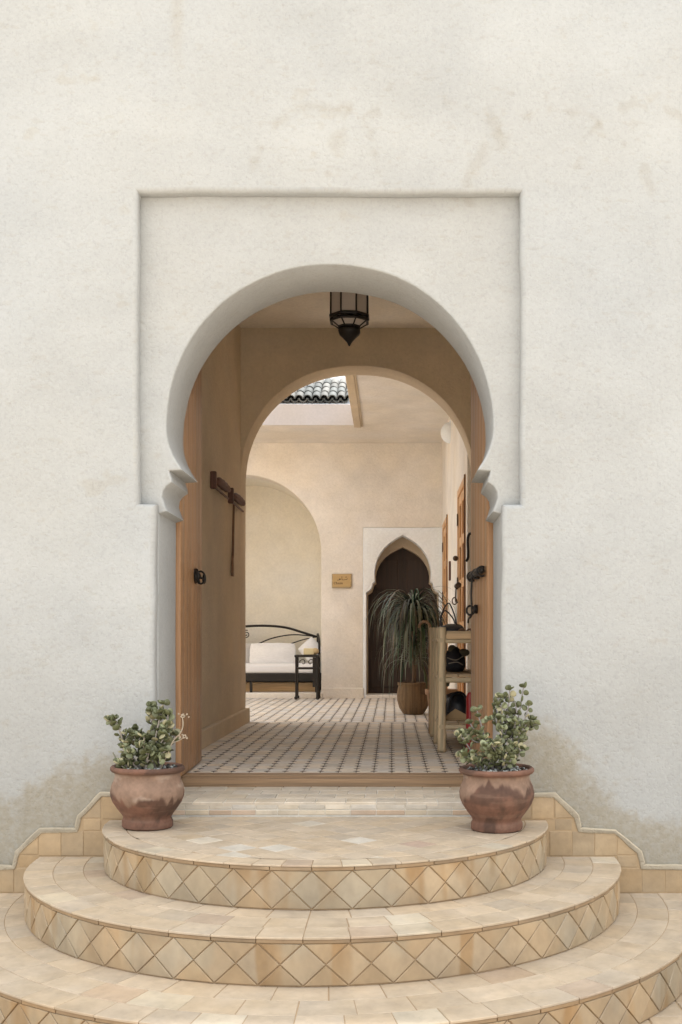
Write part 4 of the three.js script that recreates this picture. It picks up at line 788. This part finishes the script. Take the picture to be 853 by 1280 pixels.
{
  const top = FL + 0.735 + 0.041, mid = FL + 0.475 + 0.041, low = FL + 0.165 + 0.041;
  const a = thing('handbag', 'black handbag with two thin looped handles on top of the rack', 'bag', [P(565, 0, 7.6).x, top, zOf(7.62)]);
  part('body', bagGeo(0.20, 0.075, 0.30, 3), leather, a);
  for (const [z, s, h] of [[0.06, 1, 0.22], [-0.05, -1, 0.17]]) part('strap', tube([[-0.07, 0.04, z], [-0.075, h * 0.6, z], [-0.035 + 0.01 * s, h, z], [0.01, h * 0.7, z], [0.035, 0.05, z + 0.02]], 0.0055, 40), leather, a);
  const s1 = thing('leather_sandals', 'brown leather sandals beside the handbag on top of the rack', 'shoes', [P(583, 0, 7.45).x, top, zOf(7.5)]);
  for (const k of [-1, 1]) part('sandal', [box(k * 0.028 - 0.022, 0, -0.07, k * 0.028 + 0.022, 0.014, 0.07, 0.005), new THREE.TorusGeometry(0.024, 0.007, 8, 16, Math.PI).translate(k * 0.028, 0.014, 0.035), new THREE.TorusGeometry(0.022, 0.006, 8, 16, Math.PI).translate(k * 0.028, 0.014, -0.03)], std({ color: lin(0.16, 0.085, 0.045), roughness: 0.6 }), s1);
  const b = thing('travel_bag', 'dark cloth bag with pale ties on the middle shelf of the rack', 'bag', [P(569, 0, 7.7).x, mid, zOf(7.75)]);
  part('body', bagGeo(0.15, 0.165, 0.30, 7), cloth, b);
  part('tie', [tube([[-0.06, 0.10, 0.14], [0, 0.085, 0.165], [0.05, 0.11, 0.14]], 0.004), tube([[-0.05, 0.06, 0.14], [0.01, 0.07, 0.163], [0.05, 0.05, 0.145]], 0.004)], std({ color: lin(0.3, 0.27, 0.22) }), b);
  { const m = std({ color: lin(0.10, 0.085, 0.05) }), g = new THREE.SphereGeometry(0.035, 10, 8); g.scale(1.2, 0.8, 1); g.translate(0.06, 0.135, 0.07); part('bundle', g, m, b); const h = new THREE.SphereGeometry(0.03, 10, 8); h.translate(-0.02, 0.16, 0.05); part('bundle', h, m, b); }
  const c = thing('shoulder_bag', 'black slumped bag on the bottom shelf of the rack', 'bag', [P(572, 0, 7.5).x, low, zOf(7.6)]);
  part('body', bagGeo(0.185, 0.17, 0.34, 11), leather, c);
  part('strap', tube([[-0.07, 0.05, 0.15], [-0.04, 0.15, 0.13], [0.02, 0.175, 0.1], [0.07, 0.12, 0.15], [0.085, 0.03, 0.17]], 0.008, 40), leather, c);
  const d = thing('folded_cardboard', 'folded brown cardboard lying before the black bag on the bottom shelf', 'cardboard', [P(573, 0, 7.3).x, low, zOf(7.33)]);
  part('sheet', [box(-0.10, 0.002, -0.05, 0.10, 0.012, 0.06, 0.002), extrude([[-0.1, 0.012], [0.1, 0.012], [-0.02, 0.075]], 0.03, 0.036)], std({ color: lin(0.34, 0.23, 0.12) }), d);
  const e = thing('red_canister', 'tall narrow red canister on the floor beside the rack', 'canister', [P(588.5, 0, 7.0).x, FL, zOf(7.02)]);
  part('body', lathe([[0, 0], [0.026, 0], [0.028, 0.01], [0.028, 0.37], [0.02, 0.395], [0.008, 0.405], [0, 0.405]], 24), std({ color: lin(0.26, 0.012, 0.014), roughness: 0.35 }), e);
  part('label_band', lathe([[0.0284, 0.12], [0.0286, 0.121], [0.0286, 0.2], [0.0284, 0.201]], 24), std({ color: lin(0.33, 0.03, 0.03), roughness: 0.5 }), e);
  const w = thing('walking_cane', 'wooden walking cane with curved handle hooked on the rack end', 'cane', [P(533, 0, 8.45).x, FL, zOf(8.47)]);
  const crook = [[0.03, 0.015, 0], [0.03, 0.5, 0], [0.03, 0.80, 0]]; for (let k = 1; k <= 10; k++) { const an = Math.PI * k / 10 * 1.05; crook.push([-0.012 + 0.042 * Math.cos(an), 0.84 + 0.042 * Math.sin(an), 0]); }
  part('shaft', tube(crook, 0.0115, 70, 8), std({ map: woodMap(64, 128, 0.2, 0.4, [0.30, 0.17, 0.085], 2203), roughness: 0.5 }), w);
}

// ---------------------------------------------------------------- the two potted succulents on the top step
function potMap(seed, lo, hi) {
  return tex(512, 512, 1.1, 0.46, (u, v) => {      // u round the pot, v along its outside, foot to rim
    const ragged = (fbm(u * 6, v * 2, seed, 4) - 0.5) * 0.22 + (Math.abs(((u * 11 + fbm(u * 9, 3, seed + 2, 2) * 2) % 1) - 0.5) - 0.25) * 0.05 + (fbm(u * 28, v * 10, seed + 3, 3) - 0.5) * 0.05, k = 1 + (fbm(u * 22, v * 26, seed + 5, 4) - 0.5) * 0.5 + (fbm(u * 90, v * 90, seed + 7, 2) - 0.5) * 0.25;
    const salt = sstep(lo - 0.012, lo + 0.012, v + ragged) * sstep(hi + 0.012, hi - 0.008, v), band = sstep(0.55, 0.68, fbm(u * 5, v * 36, seed + 9, 3)) * 0.35;
    const dark = sstep(0.46, 0.62, fbm(u * 8 + 3, v * 9, seed + 11, 4)) * 0.85, red = [0.155, 0.075, 0.048], deep = [0.071, 0.037, 0.024], pale = [0.226, 0.144, 0.1], wh = [0.299, 0.22, 0.168];
    return [0, 1, 2].map((i) => { let c = lerp(red[i], deep[i], dark); c = lerp(c, pale[i], band * 0.6); c = lerp(c, lerp(pale[i], wh[i], sstep(0.5, 0.7, fbm(u * 9, v * 18, seed + 13, 4))), salt); return c * k; });
  }, true, THREE.RepeatWrapping);
}
const POT = [[0.0, 0.0], [0.112, 0.0], [0.117, 0.006], [0.117, 0.030], [0.112, 0.040], [0.110, 0.048], [0.118, 0.062], [0.138, 0.088], [0.158, 0.118], [0.168, 0.145], [0.170, 0.168], [0.164, 0.195], [0.154, 0.218], [0.149, 0.238], [0.152, 0.252], [0.165, 0.258], [0.171, 0.266], [0.170, 0.276], [0.162, 0.283], [0.152, 0.280], [0.147, 0.274], [0.144, 0.266], [0.0, 0.265]];
function potGeo(seed) {
  const g = lathe(POT, 72).rotateY(Math.PI), p = g.attributes.position, uv = g.attributes.uv; const len = [0]; for (let i = 1; i < POT.length; i++) len.push(len[i - 1] + Math.hypot(POT[i][0] - POT[i - 1][0], POT[i][1] - POT[i - 1][1]));
  for (let i = 0; i < p.count; i++) {
    uv.setXY(i, uv.getX(i) * 1.1, len[i % POT.length] - 0.112);
    const a = Math.atan2(p.getZ(i), p.getX(i)), k = 1 + 0.012 * Math.sin(a * 2 + seed) + 0.006 * Math.sin(a * 5 + seed * 2 + p.getY(i) * 20);
    p.setXYZ(i, p.getX(i) * k, p.getY(i) + 0.002 * Math.sin(a + seed), p.getZ(i) * k);
  }
  g.computeVertexNormals(); return g;
}
const leafShape = (() => { const g = new THREE.SphereGeometry(1, 8, 6), p = g.attributes.position; for (let i = 0; i < p.count; i++) { const y = p.getY(i); p.setXYZ(i, p.getX(i) * (1.0 - 0.28 * (1 - y) / 2), y + 1, p.getZ(i) * 0.28 + 0.22 * (y + 1) * (y + 1) * 0.25); } g.computeVertexNormals(); return g.toNonIndexed(); })();
function succulent(label, pos, seed, tips, opt) {
  const t = thing('potted_succulent', label, 'potted plant', pos, 0), r = rng(seed);
  const pot = part('pot', potGeo(seed), std({ map: potMap(seed * 13, opt.lo, opt.hi), roughness: 0.8, bumpMap: clayBump, bumpScale: 0.002 }), t);
  const soil = []; for (let i = 0; i < 260; i++) { const a = rr(0, 6.283, r), q = 0.135 * Math.sqrt(r()), s = rr(0.004, 0.010, r), g = new THREE.IcosahedronGeometry(s, 0); g.scale(1, 0.7, 1); g.translate(q * Math.cos(a), 0.268 + rr(0, 0.008, r), q * Math.sin(a)); const k = r(); soil.push(tint(g, k < 0.4 ? [0.34, 0.36, 0.34] : k < 0.5 ? [0.14, 0.15, 0.14] : [0.05, 0.045, 0.04])); }
  part('soil', soil, std({ vertexColors: true, roughness: 1 }), t).userData.kind = 'stuff';
  const leaves = [];
  const leaf = (at, dir, size, col) => { const g = leafShape.clone(); g.scale(size * 0.62, size * 0.5, size * 0.6); g.rotateY(rr(0, 6.28, r)); g.applyQuaternion(new THREE.Quaternion().setFromUnitVectors(new TH(0, 1, 0), dir.clone().normalize())); g.translate(at.x, at.y, at.z); leaves.push(tint(g, col)); };
  const colour = () => { const k = r(), v = rr(0.8, 1.25, r); return (k < opt.pale ? [0.195, 0.213, 0.116] : k < opt.pale + 0.1 ? [0.281, 0.256, 0.146] : [0.085, 0.093, 0.04]).map((c) => c * v); };
  const branch = (a, b, r0, n, from, sz) => {
    const m = a.clone().lerp(b, 0.5).add(new TH(rr(-0.02, 0.02, r), rr(-0.01, 0.03, r), rr(-0.02, 0.02, r))), cv = new THREE.CatmullRomCurve3([a, m, b]);
    const g = new THREE.TubeGeometry(cv, 10, 1, 6), p = g.attributes.position; for (let i = 0; i <= 10; i++) { const c = cv.getPointAt(i / 10), q = lerp(r0, r0 * 0.5, i / 10); for (let k = 0; k <= 6; k++) { const j = i * 7 + k; p.setXYZ(j, c.x + (p.getX(j) - c.x) * q, c.y + (p.getY(j) - c.y) * q, c.z + (p.getZ(j) - c.z) * q); } } g.computeVertexNormals();
    part('stem', g, opt.stem, t);
    for (let i = 0; i < n; i++) { const f = lerp(from, 1, i / (n - 1)), at = cv.getPointAt(f), tan = cv.getTangentAt(f); for (let k = 0; k < 2; k++) { const az = i * 1.57 + k * Math.PI + rr(-0.4, 0.4, r), out = new TH(Math.cos(az), 0, Math.sin(az)).projectOnPlane(tan).normalize(); leaf(at.clone().addScaledVector(out, r0), out.multiplyScalar(lerp(1, 0.55, f)).add(tan.clone().multiplyScalar(0.55)), sz * rr(0.75, 1.15, r), colour()); } }
    for (let k = 0; k < 4; k++) { const az = k * 1.57, o = new TH(Math.cos(az), 0.9, Math.sin(az)); leaf(b, o, sz * rr(0.7, 1, r), colour()); }
  };
  for (const [x, y, z, n, from] of tips) {
    const root = new TH(x * 0.22 + rr(-0.02, 0.02, r), 0.245, z * 0.3 + rr(-0.02, 0.02, r)), tip = new TH(x, y, z);
    branch(root, tip, opt.thick, n, from, opt.leaf);
    const k = opt.twigs; for (let i = 0; i < k; i++) { const f = rr(0.35, 0.85, r), a = root.clone().lerp(tip, f), b = a.clone().add(new TH(rr(-0.06, 0.06, r), rr(0.02, 0.075, r), rr(-0.06, 0.06, r))); branch(a, b, opt.thick * 0.6, 4, 0.3, opt.leaf * 0.95); }
  }
  part('foliage', leaves, std({ vertexColors: true, roughness: 0.5 }), t).userData.kind = 'stuff';
  return t;
}
const stemGrey = std({ map: warmPlaster(64, 0.2, [0.34, 0.305, 0.27], 2303, 0.4), roughness: 0.9 });
{
  const q = 1 / 271, t = succulent('terracotta pot of dense green succulent with a bleached twig, beside the knocker door leaf', [-0.826, 0.527, 0.215], 5,
    [[-0.145, 0.50, 0.02, 8, 0.35], [-0.10, 0.37, 0.06, 6, 0.35], [-0.09, 0.30, 0.08, 4, 0.4], [-0.05, 0.42, -0.02, 7, 0.3], [0.0, 0.42, 0.07, 7, 0.3], [0.02, 0.54, -0.03, 8, 0.45], [0.07, 0.565, 0.0, 9, 0.4], [0.10, 0.52, 0.03, 8, 0.4], [0.03, 0.36, 0.10, 6, 0.3], [0.10, 0.36, 0.07, 6, 0.3], [0.12, 0.42, -0.03, 6, 0.35], [-0.02, 0.34, -0.06, 6, 0.3], [0.05, 0.44, -0.08, 7, 0.3]],
    { stem: stemGrey, thick: 0.0065, leaf: 0.031, twigs: 2, pale: 0.13, lo: 0.165, hi: 0.275 });
  const pale = std({ color: lin(0.33, 0.275, 0.205), roughness: 0.9 });
  const tw = [tube([[0.06, 0.25, 0.05], [0.10, 0.33, 0.06], [0.13, 0.40, 0.06], [0.165, 0.44, 0.06], [0.175, 0.475, 0.06], [0.172, 0.51, 0.06]], 0.003, 30), tube([[0.125, 0.39, 0.06], [0.16, 0.405, 0.07], [0.185, 0.42, 0.07]], 0.002, 12), tube([[0.172, 0.505, 0.06], [0.185, 0.512, 0.065]], 0.0025, 6)];
  const r = rng(88); for (let i = 0; i < 26; i++) { const a = i < 12 ? [0.178, 0.515, 0.06] : [0.178, 0.42, 0.07], g = leafShape.clone(); g.scale(0.0045, 0.004, 0.004); g.rotateZ(rr(-1.6, 1.6, r)); g.translate(a[0] + rr(-0.018, 0.018, r), a[1] + rr(-0.008, 0.008, r), a[2] + rr(-0.02, 0.02, r)); tw.push(g); }
  part('dry_twig', tw, pale, t, 'bleached dry twig reaching out over the pot rim');
  part('grass_blade', tube([[-0.135, 0.25, 0.02], [-0.14, 0.31, 0.02], [-0.155, 0.345, 0.02]], 0.003, 10), std({ color: lin(0.22, 0.22, 0.16) }), t);
}
succulent('terracotta pot of grey-green succulent with forked pale stems, beside the bamboo rack', [0.778, 0.527, 0.275], 9,
  [[-0.165, 0.34, 0.05, 6, 0.35], [-0.17, 0.44, 0.04, 6, 0.4], [-0.09, 0.54, 0.0, 7, 0.4], [-0.12, 0.48, -0.02, 6, 0.4], [-0.06, 0.42, 0.08, 7, 0.3], [-0.01, 0.40, 0.09, 8, 0.3], [0.02, 0.46, 0.04, 7, 0.35], [0.02, 0.60, -0.03, 9, 0.4], [0.06, 0.635, 0.0, 8, 0.5], [0.125, 0.645, -0.02, 6, 0.62], [0.145, 0.565, 0.02, 6, 0.6], [0.13, 0.48, 0.04, 8, 0.4], [0.155, 0.50, 0.0, 7, 0.5], [0.11, 0.37, 0.06, 7, 0.35], [0.06, 0.33, 0.09, 6, 0.3], [-0.10, 0.32, 0.08, 6, 0.3], [0.0, 0.36, -0.07, 6, 0.3], [0.09, 0.52, -0.05, 7, 0.4]],
  { stem: std({ map: warmPlaster(64, 0.2, [0.26, 0.23, 0.215], 2353, 0.35), roughness: 0.9 }), thick: 0.0058, leaf: 0.0265, twigs: 2, pale: 0.3, lo: 0.20, hi: 0.275 });

renderer.render(scene, camera);
